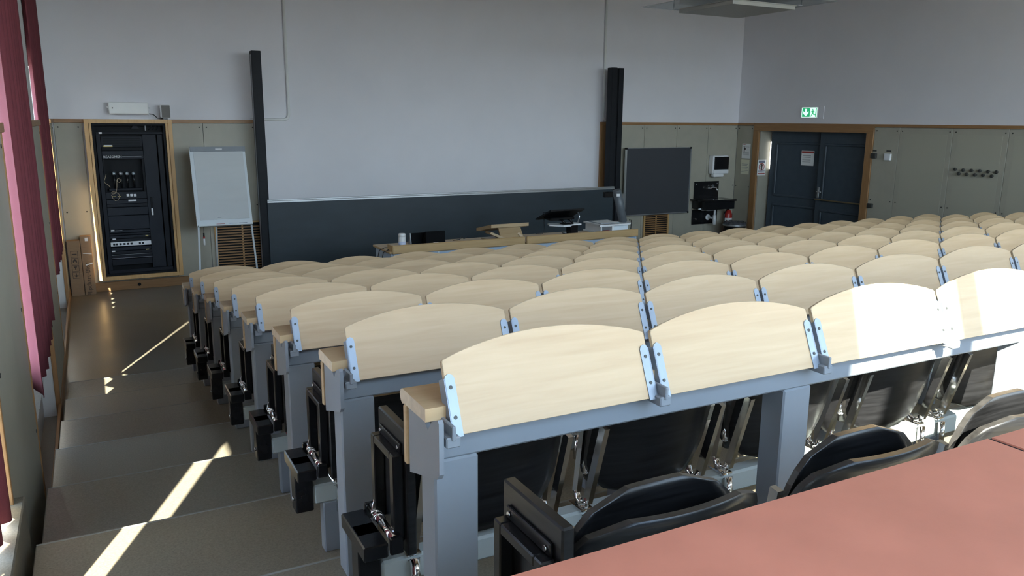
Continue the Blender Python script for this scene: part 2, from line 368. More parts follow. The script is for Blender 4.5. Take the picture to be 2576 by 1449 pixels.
# ------------------------------------------------------------------ structure
def build_structure():
    # floor and terraces
    fl = struct(MB().box(-1.6, XR+0.3, YB, YF, -0.25, 0.0).build('floor', 'lino'))
    for k in range(7, -5, -1):
        y1 = nose(k); y0 = nose(k-1) if k > -4 else YB
        if y1 < YB: break
        y0 = max(y0, YB)
        t = MB().box(-1.0, XR, y0, y1, 0.0, tread(k), 0.004).build('tread', 'lino', fl)
        MB().box(-0.998, XR, y1-0.005, y1+0.006, tread(k)-0.022, tread(k)+0.0015, 0.001).build('nosing_strip', 'nosing', fl)
    struct(MB().box(-1.7, XR+0.3, YB-0.3, YF+0.3, ZC, ZC+0.2).build('ceiling', 'ceiling'))
    # front wall
    wf = struct(MB().box(-1.7, XR+0.3, YF, YF+0.3, -0.25, ZC).build('wall_front', 'wall'))
    def screws(mb, pts, ax, side, a):
        mb.mat(1)
        for p in pts:
            c = [(p[0]+0.011*math.cos(t*math.pi/4), p[1]+0.011*math.sin(t*math.pi/4)) for t in range(8)]
            mb.prism(c, ax, a, a+side*0.004)
        mb.mat(0)
    def panel_front(xa, xb, za=0.13, zb=TRIMZ0, ya=None):
        y = YF-0.03
        mb = MB().box(xa+0.003, xb-0.003, y, YF, za, zb-0.004, 0.003)
        screws(mb, [(x, z) for x in (xa+0.05, xb-0.05) for z in (zb-0.06, (za+zb)/2-0.1)], 1, -1, y)
        mb.build('wainscot_panel', ['wains', 'screw'], wf)
    XP = [at(x, 315, 1, YF)[0] for x in (509,)]
    rack0, rack1 = at(215, 500, 1, YF-0.25)[0]+0.05, at(445, 500, 1, YF-0.25)[0]-0.05
    xpost = 1.62
    panel_front(-1.06, rack0); panel_front(rack1, XP[0]); panel_front(XP[0], xpost)
    panel_front(rack0, (rack0+rack1)/2, 0.13, 0.24); panel_front((rack0+rack1)/2, rack1, 0.13, 0.24)
    xr0 = at(1540, 400, 1, YF-0.03)[0]
    xs = [xr0] + [at(x, 320, 1, YF-0.03)[0] for x in (1622, 1704, 1783)] + [XR-0.03]
    for a, b_ in zip(xs[:-1], xs[1:]): panel_front(a, b_)
    tl = struct(MB().box(-1.06, 1.62, YF-0.055, YF, TRIMZ0, TRIMZ1, 0.004).build('trim_1', 'trim'))
    xw = at(1510, 400, 1, YF-0.05)[0]
    struct(MB().box(xw, XR, YF-0.055, YF, TRIMZ0, TRIMZ1, 0.004).build('trim_2', 'trim'))
    struct(MB().box(xw, xr0, YF-0.055, YF, 0.0, TRIMZ0, 0.004).build('trim_3', 'trim_z'))
    struct(MB().box(-1.06, 1.62, YF-0.05, YF, 0.0, 0.13, 0.004).build('baseboard_front', 'trim'))
    hp = at(351, 716, 1, YF-0.05); MB().tube([(hp[0], YF-0.049, 0.065), (hp[0], YF-0.052, 0.065)], 0.024, 14).build('cable_hole', 'rackdark', wf)
    struct(MB().box(xr0, XR, YF-0.05, YF, 0.0, 0.13, 0.004).build('baseboard_front', 'trim'))
    # right wall with the door recess
    yd0, yd1 = at(2178, 400, 0, XR)[1], at(1908, 400, 0, XR)[1]       # opening
    zd = at(2050, 332, 0, XR)[2]
    wr = struct(MB().box(XR, XR+0.3, yd1, YF+0.3, -0.25, ZC).box(XR, XR+0.3, YB-0.3, yd0, -0.25, ZC).box(XR, XR+0.3, yd0, yd1, zd, ZC)
                .box(XR+0.9, XR+1.0, yd0-1.0, yd1+1.0, -0.25, ZC).box(XR+0.3, XR+1.0, yd1+0.9, yd1+1.0, -0.25, ZC).box(XR+0.3, XR+1.0, yd0-1.0, yd0-0.9, -0.25, ZC)
                .box(XR+0.3, XR+1.0, yd0-1.0, yd1+1.0, -0.3, 0.0).box(XR+0.3, XR+1.0, yd0-1.0, yd1+1.0, 2.9, 3.0)
                .build('wall_right', 'wall'))
    fw = 0.145
    def panel_right(ya, yb, za=0.13, perf=True):
        x = XR-0.03
        mb = MB().box(x, XR, ya+0.003, yb-0.003, za, TRIMZ0-0.004, 0.003)
        zz = at(2280, 530, 0, XR)[2]
        screws(mb, [(y, z) for y in (ya+0.05, yb-0.05) for z in (TRIMZ0-0.06, zz+0.12)], 0, -1, x)
        if perf and yb-ya > 0.5:
            mb.mat(2).box(x-0.002, x, ya+0.085, yb-0.085, za+0.05, TRIMZ0-0.10)
        mb.build('wainscot_panel', ['wains', 'screw', 'perf'], wr)
    panel_right(yd1+fw, YF-0.03, perf=False)
    sy = [at(x, 330, 0, XR)[1] for x in (2267, 2401, 2543)]
    edges = [yd0-fw]+sy
    w = sy[1]-sy[2]
    while edges[-1] > YB+0.2: edges.append(max(edges[-1]-w, YB))
    for a, b_ in zip(edges[1:], edges[:-1]): panel_right(a, b_)
    struct(MB().box(XR-0.055, XR, YB, yd0-fw, TRIMZ0, TRIMZ1, 0.004).build('trim_4', 'trim_y'))
    struct(MB().box(XR-0.055, XR, yd1+fw, YF-0.055, TRIMZ0, TRIMZ1, 0.004).build('trim_5', 'trim_y'))
    df = struct(MB().box(XR-0.05, XR+0.0, yd0-fw, yd0, 0, zd, 0.004).build('trim_6', 'trim_z'))
    MB().box(XR-0.05, XR, yd1, yd1+fw, 0, zd, 0.004).build('frame_side', 'trim_z', df)
    MB().box(XR-0.05, XR, yd0-fw, yd1+fw, zd, TRIMZ1, 0.004).build('frame_head', 'trim_y', df)
    # reveal of the recess, facing the room's rear
    struct(MB().box(XR+0.0, XR+0.3, yd1-0.02, yd1, 0, zd, 0.002).build('trim_7', 'wains'))
    struct(MB().box(XR+0.0, XR+0.3, yd0, yd0+0.02, 0, zd, 0.002).build('trim_8', 'wains'))
    # doors: the far leaf stands a little open into the dark corridor, the near leaf is shut
    ym = at(2062, 400, 0, XR+0.26)[1]
    def leaf(name, width, mirror):
        d = bpy.data.objects.new(name, None); col.objects.link(d); struct(d)
        H = zd-0.01
        sgn = -1 if mirror else 1
        mb = MB(); mb.box(0.0, 0.05, 0, sgn*width, 0.01, H, 0.003); mb.build('leaf', 'door', d, org=Vector((0, 0, 0)))
        for (z0, z1) in ((0.18, 0.85), (1.0, H-0.2)):
            q = MB(); a, b_ = sgn*0.13, sgn*(width-0.13); a, b_ = min(a, b_), max(a, b_)
            q.box(-0.028, 0.0, a, b_, z0, z0+0.045, 0.014).box(-0.028, 0, a, b_, z1-0.045, z1, 0.014).box(-0.028, 0, a, a+0.045, z0+0.045, z1-0.045, 0.014).box(-0.028, 0, b_-0.045, b_, z0+0.045, z1-0.045, 0.014)
            q.build('moulding', 'door', d, org=Vector((0, 0, 0)))
        return d
    wl = (yd1-0.06)-ym
    d1 = leaf('door_1', wl, True); d1.location = (XR+0.24, yd1-0.085, 0); d1.rotation_euler = (0, 0, math.radians(9))
    d2 = leaf('door_2', ym-yd0-0.02, False); d2.location = (XR+0.24, yd0+0.02, 0)
    wn = ym-yd0-0.02
    for part in (MB().box(-0.06, -0.045, 0.03, wn-0.02, 1.02, 1.045, 0.004).box(-0.05, 0, 0.05, 0.07, 1.02, 1.045).box(-0.05, 0, wn-0.06, wn-0.04, 1.02, 1.045),):
        part.build('panic_bar', 'brass', d2, org=Vector((0, 0, 0)))
    MB().box(-0.012, 0, wn-0.075, wn-0.03, 1.06, 1.26, 0.003).box(-0.055, -0.012, wn-0.06, wn-0.045, 1.17, 1.185).box(-0.06, -0.045, wn-0.16, wn-0.045, 1.168, 1.188, 0.004).build('door_handle', 'alu', d2, org=Vector((0, 0, 0)))
    z0 = at(1935, 425, 0, XR+0.3)[2]; z1 = at(1938, 356, 0, XR+0.3)[2]
    struct(MB().box(XR+0.262, XR+0.275, yd1-0.075, yd1-0.040, z0, z1).build('window_5', 'corridor'))  # added glowing strip: the light showing through the gap beside the far leaf
    # left wall: clad piers, plastered niches with windows
    niches = [(-3.2, -1.7), (-0.70, 1.90), (3.35, 5.75), (7.40, 10.15)]
    wl_ = MB(); XN = -1.20; XW = -1.60
    ys = [YB-0.3]+[v for n in niches for v in n]+[YF+0.3]
    for i in range(0, len(ys), 2): wl_.box(XW, XL-0.03, ys[i], ys[i+1], -0.25, ZC)
    for a, b_ in niches: wl_.box(XW, XN, a, b_, -0.25, 0.98).box(XW, XN, a, b_, SZH, ZC)
    wlo = struct(wl_.build('wall_left', 'white_wall'))
    for i in range(0, len(ys), 2):
        a, b_ = max(ys[i], YB), min(ys[i+1], YF)
        mb = MB().box(XL-0.03, XL, a+0.003, b_-0.003, 0.02, TRIMZ0-0.004, 0.003)
        screws(mb, [(y, z) for y in (a+0.12, b_-0.06) for z in (TRIMZ0-0.07, 1.45, 0.75)], 0, 1, XL)
        mb.build('wainscot_panel', ['wains', 'screw'], wlo)
        t = struct(MB().box(XL-0.03, XL+0.02, a, b_, TRIMZ0, TRIMZ1, 0.004).build('trim_9', 'trim_y'))
        for y, sg in ((a, -1), (b_, 1)):
            if YB < y < YF: MB().box(XL-0.03, XL+0.006, y, y+sg*0.02, 0.0, TRIMZ0, 0.003).build('edge_strip', 'trim_z', t)
    bl = struct(MB().box(XL-0.012, XL+0.012, 1.9, YF-0.03, 0.0, 0.11, 0.003).build('baseboard_left', 'trim_y'))
    for n, (a, b_) in enumerate(niches):
        wn_ = MB(); x0, x1 = -1.46, -1.40
        wn_.box(x0, x1, a, a+0.07, 0.98, SZH).box(x0, x1, b_-0.07, b_, 0.98, SZH).box(x0, x1, a, b_, 0.98, 1.05).box(x0, x1, a, b_, SZH-0.07, SZH).box(x0, x1, (a+b_)/2-0.04, (a+b_)/2+0.04, 1.05, SZH-0.07)
        w_ = struct(wn_.build('window_%d' % (n+1), 'offwhite'))
        MB().box(-1.432, -1.428, a+0.07, b_-0.07, 1.05, SZH-0.07).build('window_pane', 'glass', w_)
        MB().box(-1.60, -1.17, a, b_, 0.975, 1.0, 0.004).build('window_sill', 'offwhite', w_)
    # low plinth under the rearmost side window
    struct(MB().box(XN, -1.035, -0.70, 1.955, 0.0, 0.945, 0.006).build('trim_10', 'lino'))
    # rear wall with its windows
    wb = MB(); wins = ((-0.23, 3.1), (3.9, 7.0), (7.7, 10.8)); zl, zh = 2.0, 4.78
    wb.box(-1.7, XR+0.3, YB-0.3, YB, -0.25, zl).box(-1.7, XR+0.3, YB-0.3, YB, zh, ZC)
    e = [-1.7]+[v for w2 in wins for v in w2]+[XR+0.3]
    for i in range(0, len(e), 2): wb.box(e[i], e[i+1], YB-0.3, YB, zl, zh)
    struct(wb.build('wall_back', 'wall'))
    for n, (a, b_) in enumerate(wins):
        q = MB(); y0, y1 = YB-0.2, YB-0.13; q.box(a, a+0.06, y0, y1, zl, zh).box(b_-0.06, b_, y0, y1, zl, zh).box(a, b_, y0, y1, zl, zl+0.06).box(a, b_, y0, y1, zh-0.06, zh)
        q.box(a+0.57, a+0.68, y0, y1, zl, zh).box(b_-0.9, b_-0.76, y0, y1, zl, zh)
        w_ = struct(q.build('window_%d' % (n+6), 'offwhite'))
        MB().box(a+0.06, b_-0.06, YB-0.168, YB-0.164, zl+0.06, zh-0.06).build('window_pane', 'glass', w_)
build_structure()

# ------------------------------------------------------------------ desk rows
SL = Vector((0, 0.07, 0.165)); SLn = SL.normalized(); SH = SL.length; NRM = Vector((0, -SLn.z, SLn.y))   # panel slope, face normal to the rear
PB = Vector((0, -0.07, TOPH-0.165))                                                                  # panel foot, row-local
def panel_mesh():
    g = 0.011; n = 14; pts = [(g, 0.0), (PW-g, 0.0)]
    def top(x):
        t = (x-PW/2)/(PW/2-g); return SH+0.046*(1-t*t)
    xs = [PW-g-(PW-2*g)*i/n for i in range(n+1)]
    pts += [(PW-g, SH-0.006)] + [(x, top(x)) for x in xs[1:-1]] + [(PW-g-(PW-2*g), SH-0.006)]
    pts[3:3] = [(PW-g-0.004, SH-0.0005)]; pts.insert(len(pts)-1, (g+0.004, SH-0.0005))
    mb = MB(); th = 0.013; N = len(pts)
    P = lambda p, o: PB+Vector((p[0], 0, 0))+SLn*p[1]+NRM*o
    c0 = 0.0015
    cen = (PW/2, SH/2)
    ins = [(p[0]+(cen[0]-p[0])*0.006, p[1]+(cen[1]-p[1])*0.012) for p in pts]
    vs = [P(p, 0) for p in ins]+[P(p, c0) for p in pts]+[P(p, th-c0) for p in pts]+[P(p, th) for p in ins]
    mb.add(vs, [list(range(N))[::-1], [3*N+i for i in range(N)]])
    mb.cur = 1
    F = []
    for L in range(3): F += [(L*N+i, L*N+(i+1) % N, (L+1)*N+(i+1) % N, (L+1)*N+i) for i in range(N)]
    mb.add(vs, F); return mb
def hinge_mesh(side):
    """angle bracket screwed to the panel's edge, with rounded top and two screws; side 0 = left edge"""
    mb = MB(); g = 0.011; w = 0.026; L0, L1 = -0.004, SH*0.80
    x0 = g-0.002 if side == 0 else PW-g+0.002-w
    out = [(x0, L0), (x0+w, L0), (x0+w, L1-0.012), (x0+w-0.004, L1-0.004), (x0+w-0.012, L1), (x0+0.012, L1), (x0+0.004, L1-0.004), (x0, L1-0.012)]
    th = 0.013; t2 = 0.0030; N = len(out)
    P = lambda p, o: PB+Vector((p[0], 0, 0))+SLn*p[1]+NRM*o
    vs = [P(p, th) for p in out]+[P(p, th+t2) for p in out]
    mb.add(vs, [list(range(N))[::-1], [N+i for i in range(N)]]+[(i, (i+1) % N, N+(i+1) % N, N+i) for i in range(N)])
    xf = g-0.003 if side == 0 else PW-g; q = [(xf, L0), (xf+0.003, L0), (xf+0.003, L1-0.01), (xf, L1-0.01)]
    vs = [P(p, -0.018) for p in q]+[P(p, th+t2) for p in q]
    mb.add(vs, [(3, 2, 1, 0), (4, 5, 6, 7), (0, 1, 5, 4), (1, 2, 6, 5), (2, 3, 7, 6), (3, 0, 4, 7)])
    mb.cur = 1
    for v in (L1-0.032, L0+0.045):
        c = [(x0+w/2+0.0048*math.cos(k*math.pi/4), v+0.0048*math.sin(k*math.pi/4)) for k in range(8)]
        vs = [P(p, th+t2) for p in c]+[P(p, th+t2+0.0015) for p in c]
        mb.add(vs, [[8+i for i in range(8)]]+[(i, (i+1) % 8, 8+(i+1) % 8, 8+i) for i in range(8)])
    return mb
O0 = Vector((0, 0, 0))
def desk_row(k):
    org = Vector((0, ytop(k), tread(k)))
    where = ('closest to the red-topped desks' if k == 0 else 'nearest the blackboard' if k == 7
             else ORD[k]+' in front of the red-topped desks')
    t = thing('lecture_desk_row', 'long grey-framed row of pale wooden tip-up desk panels, '+where, 'desk row', org, 'rows of tip-up lecture desks')
    return t
Lr = NP*PW
row0 = None; protos = {}
def row_parts():
    """one row's parts in row-local space, linked once and then copied row by row"""
    parts = []
    b = MB().box(-0.016, Lr, -0.03, 0.06, TOPH-0.24, TOPH-0.137, 0.006); parts.append((b, 'beam', 'steel', None))
    lg = []                                       # ledge with a rolled far edge
    y0, y1, zt, zb = -0.045, 0.125, TOPH-0.098, TOPH-0.130
    lg = [(y0, zb), (y0, zt), (y1-0.02, zt+0.004)]+[(y1-0.02+0.020*math.sin(a), zt-0.016+0.020*math.cos(a)) for a in [math.radians(d) for d in (10, 45, 90, 135, 170)]]+[(y1-0.03, zb)]
    q = MB().prism(lg, 0, -0.044, Lr+0.03); q.mi[0] = q.mi[1] = 1; parts.append((q, 'ledge', ['maple', 'endgrain'], None))
    parts.append((MB().box(-0.044, Lr+0.03, 0.085, 0.105, TOPH-0.288, TOPH-0.134, 0.003), 'modesty_board', 'maple', None))
    for x in (-0.038, Lr+0.016):
        pl = [(0.080, TOPH-0.132), (-0.020, TOPH-0.132), (-0.045, TOPH-0.150), (-0.070, TOPH-0.120), (-0.105, TOPH-0.105), (-0.112, TOPH-0.112), (-0.112, TOPH-0.235), (-0.100, TOPH-0.250), (0.080, TOPH-0.305)]
        parts.append((MB().prism(pl, 0, x, x+0.012), 'end_plate', 'steel', None))
    for x in [-0.016]+[1.12+1.21*i for i in range(8)]+[Lr-0.115]:
        parts.append((MB().box(x, x+0.115, -0.03, 0.06, -0.002, TOPH-0.24, 0.005), 'post', 'steel', None))
    for j in range(NP+1):                          # catch under each joint
        x = j*PW; q = MB().box(x-0.018, x+0.018, -0.108, -0.045, TOPH-0.178, TOPH-0.152, 0.003).box(x-0.005, x+0.005, -0.112, -0.03, TOPH-0.160, TOPH-0.125, 0.002)
        parts.append((q, 'catch', 'steel', None))
    return [p[0].build(p[1], p[2], None) for p in parts]
def make_rows():
    proto = row_parts()
    pm = panel_mesh().build('writing_panel', ['maple', 'maple_edge'], None)
    hl = hinge_mesh(0).build('hinge_plate', ['plate', 'screw'], None); hr = hinge_mesh(1).build('hinge_plate', ['plate', 'screw'], None)
    first = True
    for k in range(8):
        t = desk_row(k)
        for p in proto:
            c = p if first else p.copy()
            if not first: col.objects.link(c)
            c.parent = t
        for j in range(NP):
            fp = first and j == 0
            c = pm if fp else pm.copy()
            if not fp: col.objects.link(c)
            c.parent = t; c.location = (j*PW, 0, 0)
            for h in (hl, hr):
                d = h if fp else h.copy()
                if not fp: col.objects.link(d)
                d.parent = c
        first = False
make_rows()

# ------------------------------------------------------------------ seats, rails, aisle jump seats
YR = -0.43                                        # seat rail relative to its row
def shell(w, z0, z1, yb, lean, wrap, rt, rb, th=0.017):
    """bent plywood shell: rounded outline, wrapped about a vertical axis"""
    nu, nv = 12, 12; front = []; back = []
    for i in range(nv+1):
        t = i/nv; z = z0+(z1-z0)*t
        hw = w/2
        dzt = (z1-z); dzb = (z-z0)
        if dzt < rt: hw -= rt-math.sqrt(max(0, rt*rt-(rt-dzt)**2))
        if dzb < rb: hw -= rb-math.sqrt(max(0, rb*rb-(rb-dzb)**2))
        for j in range(nu+1):
            u = -1+2*j/nu; x = u*hw
            y = yb+lean*(z-z0)+wrap*(x/(w/2))**2
            front.append((x, y+th/2, z)); back.append((x, y-th/2, z))
    mb = MB(); n = nu+1; F = []; N = len(front)
    for i in range(nv):
        for j in range(nu):
            a = i*n+j; F.append((a+1, a, a+n, a+n+1)); F.append((N+a, N+a+1, N+a+n+1, N+a+n))
    mb.add(front+back, F, True)
    edge = [j for j in range(n)]+[i*n+nu for i in range(1, nv+1)]+[nv*n+j for j in range(nu-1, -1, -1)]+[i*n for i in range(nv-1, 0, -1)]
    mb.cur = 1
    o = len(mb.v)-2*N
    for a, b in zip(edge, edge[1:]+edge[:1]): mb.f.append([o+a, o+b, o+N+b, o+N+a]); mb.mi.append(1); mb.sm.append(False)
    return mb
def seat_proto():
    t = thing('tip_up_seat', 'x', 'seat', (0, 0, 0), 'black tip-up seats')
    shell(0.49, 0.365, 0.735, -0.045, -0.26, 0.055, 0.11, 0.17).build('backrest', ['blackply', 'plyedge'], t)
    shell(0.46, 0.375, 0.745, 0.055, -0.20, -0.030, 0.16, 0.10).build('seat_pan', ['blackply', 'plyedge'], t)
    for s in (-1, 1):
        x = s*0.236; mb = MB()
        mb.bar((x, -0.040, 0.365), (x, -0.124, 0.655), 0.030, 0.018).bar((x, 0.028, 0.37), (x, -0.010, 0.64), 0.026, 0.018)
        mb.tube([(x, -0.040, 0.375), (x, -0.032, 0.352), (x, -0.008, 0.342), (x, 0.018, 0.352), (x, 0.028, 0.378)], 0.013, 8)
        mb.tube([(x, -0.008, 0.345), (x, -0.012, 0.30), (x, -0.046, 0.325), (x, -0.050, 0.215)], [0.018, 0.017, 0.016, 0.016], 10)
        mb.box(x-0.024, x+0.024, -0.042, 0.042, 0.330, 0.340, 0.003)
        mb.build('bracket', 'chrome', t)
        MB().lathe([(0.0, -0.006), (0.026, -0.006), (0.030, 0), (0.026, 0.006), (0.0, 0.006)], (0, 0, 0), 16).build('pivot_disc', 'chrome', t, org=Vector((0, 0, 0)), loc=(x-s*0.012, 0.006, 0.47)).rotation_euler = (0, math.radians(90), 0)
    return t
def rail_things():
    for k in range(8):
        z = tread(k); y = ytop(k)+YR
        t = thing('seat_rail', 'pale grey steel seat rail behind the %s desk row from the red desks' % ORD[k], 'rail', (0, y, z), 'seat rails between the desk rows')
        MB().box(-0.031, Lr, y-0.032, y+0.032, z+0.21, z+0.29, 0.008).build('beam', 'rail', t)
        for x in [0.05]+[1.25+1.21*i for i in range(8)]:
            MB().box(x-0.045, x+0.045, y-0.028, y+0.028, z, z+0.21, 0.004).build('foot', 'steel', t)
def place_seats():
    p = seat_proto(); used = False
    for k in range(8):
        n = 6 if k < 2 else 2
        for j in range(n):
            s = copy_tree(p) if used else p
            used = True
            s.location = (PW*(j+0.5), ytop(k)+YR, tread(k)-0.040)
            if k == 0: s['label'] = 'black folded tip-up seat in front of the red-topped desks, %s from the aisle' % ORD[j]
            else: s['label'] = 'black folded tip-up seat between the %s and %s desk rows, %s from the aisle' % (ORD[k-1], ORD[k], ORD[j])
def jump_proto():
    t = thing('jump_seat', 'x', 'jump seat', (0, 0, 0), 'folding jump seats along the aisle')
    # bracket bolted to the rail end
    MB().box(-0.115, -0.047, -0.034, 0.034, 0.190, 0.390, 0.004).box(-0.118, -0.047, -0.105, 0.125, 0.345, 0.390, 0.004)\
        .box(-0.047, -0.010, -0.125, -0.108, 0.360, 0.410, 0.003).box(-0.047, -0.010, 0.108, 0.125, 0.360, 0.410, 0.003).build('bracket', 'blackmetal', t)
    h = MB().tube([(-0.030, -0.108, 0.398), (-0.030, 0.0, 0.398)], 0.013, 10).tube([(-0.030, 0.004, 0.398), (-0.030, 0.108, 0.398)], 0.013, 10).build('hinge_rod', 'chrome', t)
    sp = [(-0.030+0.016*math.cos(a), 0.02+0.004*a, 0.398+0.016*math.sin(a)) for a in [i*0.7 for i in range(14)]]+[(-0.022, 0.085, 0.45)]
    MB().tube(sp, 0.0022, 5).build('spring', 'chrome', t)
    MB().box(0.002, 0.030, -0.125, 0.110, 0.345, 0.715, 0.004).build('seat_board', ['blackply'], t)
    f = MB().box(-0.030, 0.002, -0.105, -0.075, 0.385, 0.645, 0.003).box(-0.030, 0.002, 0.060, 0.090, 0.385, 0.645, 0.003).box(-0.030, 0.002, -0.075, 0.060, 0.622, 0.645, 0.003)
    f.build('support_frame', 'blackmetal', t)
    q = MB().box(-0.006, 0.002, -0.095, 0.080, 0.645, 0.672, 0.002); q.mat(1)
    for y in (-0.08, 0.065): q.tube([(-0.006, y, 0.658), (-0.010, y, 0.658)], 0.006, 8)
    q.build('screw_plate', ['blackmetal', 'chrome'], t)
    b = MB()
    for y in (-0.128, 0.128): b.tube([(-0.030, y-0.004*(1 if y < 0 else -1), 0.386), (-0.030, y+0.004*(-1 if y < 0 else 1), 0.386)], 0.009, 6)
    b.tube([(-0.115, 0.0, 0.240), (-0.121, 0.0, 0.240)], 0.009, 6); b.build('bolt', 'chrome', t)
    return t
def place_jump_seats():
    p = jump_proto(); first = True
    for k in range(8):
        s = p if first else copy_tree(p)
        first = False
        s.location = (0.015, ytop(k)+YR, tread(k))
        s['label'] = ('black upright jump seat at the aisle beside the red-topped desks' if k == 0 else
                      'black upright jump seat at the aisle, between the %s and %s desk rows' % (ORD[k-1], ORD[k]))
rail_things(); place_seats(); place_jump_seats()

# ------------------------------------------------------------------ red-topped desks at the back
def red_desk(x0, x1, label):
    z = 1.865; y1 = -0.79; y0 = -1.42; zt = tread(-1)
    t = thing('red_topped_desk', label, 'desk', ((x0+x1)/2, (y0+y1)/2, zt), 'red-topped desks at the back')
    MB().box(x0+0.004, x1-0.004, y0+0.004, y1-0.004, z-0.004, z).build('desk_top', 'redlino', t)
    MB().box(x0, x1, y0, y1, z-0.034, z-0.0035, 0.002).build('desk_core', 'darkedge', t)
    for x in (x0+0.08, x1-0.12): MB().box(x, x+0.04, y0+0.08, y1-0.06, zt, z-0.034, 0.003).build('leg', 'steel', t)
red_desk(-0.50, 0.862, 'red-topped desk closest to the camera, beside the aisle')
red_desk(0.868, 2.25, 'sunlit second red-topped desk at the far right edge')

# ------------------------------------------------------------------ curtains
def curtain(label, y0, y1, z0, z1, x, amp, folds, seed=0, y1top=None):
    rng = random.Random(seed); n = folds*12; rows = 16; vs = []; F = []
    ph = [rng.uniform(0.7, 1.3) for _ in range(folds+2)]; sh = [rng.uniform(-0.25, 0.25) for _ in range(folds+2)]
    y1top = y1 if y1top is None else y1top
    for r in range(rows+1):
        t = r/rows; z = z1+(z0-z1)*t
        for i in range(n+1):
            u = i/n; fi = u*folds; q = int(min(fi, folds)); fr = fi-q
            w = fi+((sh[q]*(1-fr)+sh[q+1]*fr))
            a = amp*(0.6+0.4*t)*(ph[q]*(1-fr)+ph[q+1]*fr)
            y = y0+(y1top+(y1-y1top)*t-y0)*u
            xx = x+a*math.sin(w*2*math.pi); yy = y+(a*0.5*math.cos(w*2*math.pi+0.6) if 0 < i < n else 0)
            vs.append((xx, yy, z+(0.014*math.sin(fi*2.3+seed) if r == rows else 0)))
    for r in range(rows):
        for i in range(n): a = r*(n+1)+i; F.append((a, a+1, a+n+2, a+n+1))
    mb = MB(); mb.add(vs, F, True)
    o = mb.build('curtain', 'curtain', None, org=Vector((x, (y0+y1)/2, z0))); tag(o, label, 'curtain', 'red curtains of the side windows')
    md = o.modifiers.new('thickness', 'SOLIDIFY'); md.thickness = 0.003
    return o
curtain('dark red curtain hanging nearest the front wall, beside the cardboard boxes', 7.55, 9.84, 0.88, 4.75, -1.088, 0.032, 8, 2, 10.12)
curtain('wide dark red curtain in the middle, with sunlit folds', 3.45, 5.60, 0.90, 4.75, -1.068, 0.036, 8, 5, 5.68)
curtain('sunlit red curtain in the lower left corner of the picture', 0.90, 1.82, 1.00, 4.75, -1.10, 0.040, 4, 9, 1.82)
curtain('red curtain nearest the rear of the room, before the sunlit one', -0.62, 0.60, 1.00, 4.75, -1.10, 0.040, 5, 3, 0.72)
rad = thing('radiator', 'white ribbed radiator below the middle curtain', 'radiator', (-1.15, 4.3, 0.5))
MB().box(-1.195, -1.185, 3.5, 5.2, 0.50, 0.80, 0.003).build('back_plate', 'offwhite', rad)
for i in range(26): 
    q = MB().box(-1.184, -1.130, 3.52+i*0.065, 3.56+i*0.065, 0.50, 0.80, 0.006).build('fin', 'offwhite', rad)

# ------------------------------------------------------------------ front wall: equipment cabinet
def cabinet():
    Yc = YF-0.25
    a = at(213, 298, 1, Yc); b = at(435, 300, 1, Yc); c = at(247, 707, 1, Yc); d = at(459, 690, 1, Yc)
    x0 = (a[0]+c[0])/2; x1 = (b[0]+d[0])/2; z1 = TRIMZ1; z0 = (c[2]+d[2])/2-0.01
    t = thing('equipment_cabinet', 'tall wooden cabinet case around the black equipment rack on the front wall', 'cabinet', ((x0+x1)/2, Yc+0.1, z0))
    w = 0.055
    MB().box(x0, x0+w, Yc, YF-0.036, z0, z1, 0.003).build('side_board', 'cabwood', t)
    MB().box(x1-w, x1, Yc, YF-0.036, z0, z1, 0.003).build('side_board', 'cabwood', t)
    MB().box(x0+w, x1-w, Yc, YF-0.036, z1-w, z1, 0.003).build('top_board', 'cabwood', t)
    MB().box(x0+w, x1-w, Yc, YF-0.036, z0, z0+w, 0.003).build('bottom_board', 'cabwood', t)
    # inner facing strips standing proud
    MB().box(x0+w+0.004, x0+w+0.034, Yc-0.012, Yc+0.04, z0+w, z1-w, 0.002).build('facing_strip', 'cabwood', t)
    MB().box(x1-w-0.034, x1-w-0.004, Yc-0.012, Yc+0.04, z0+w, z1-w, 0.002).build('facing_strip', 'cabwood', t)
    return x0, x1, z0, z1, Yc
cx0, cx1, cz0, cz1, CYc = cabinet()
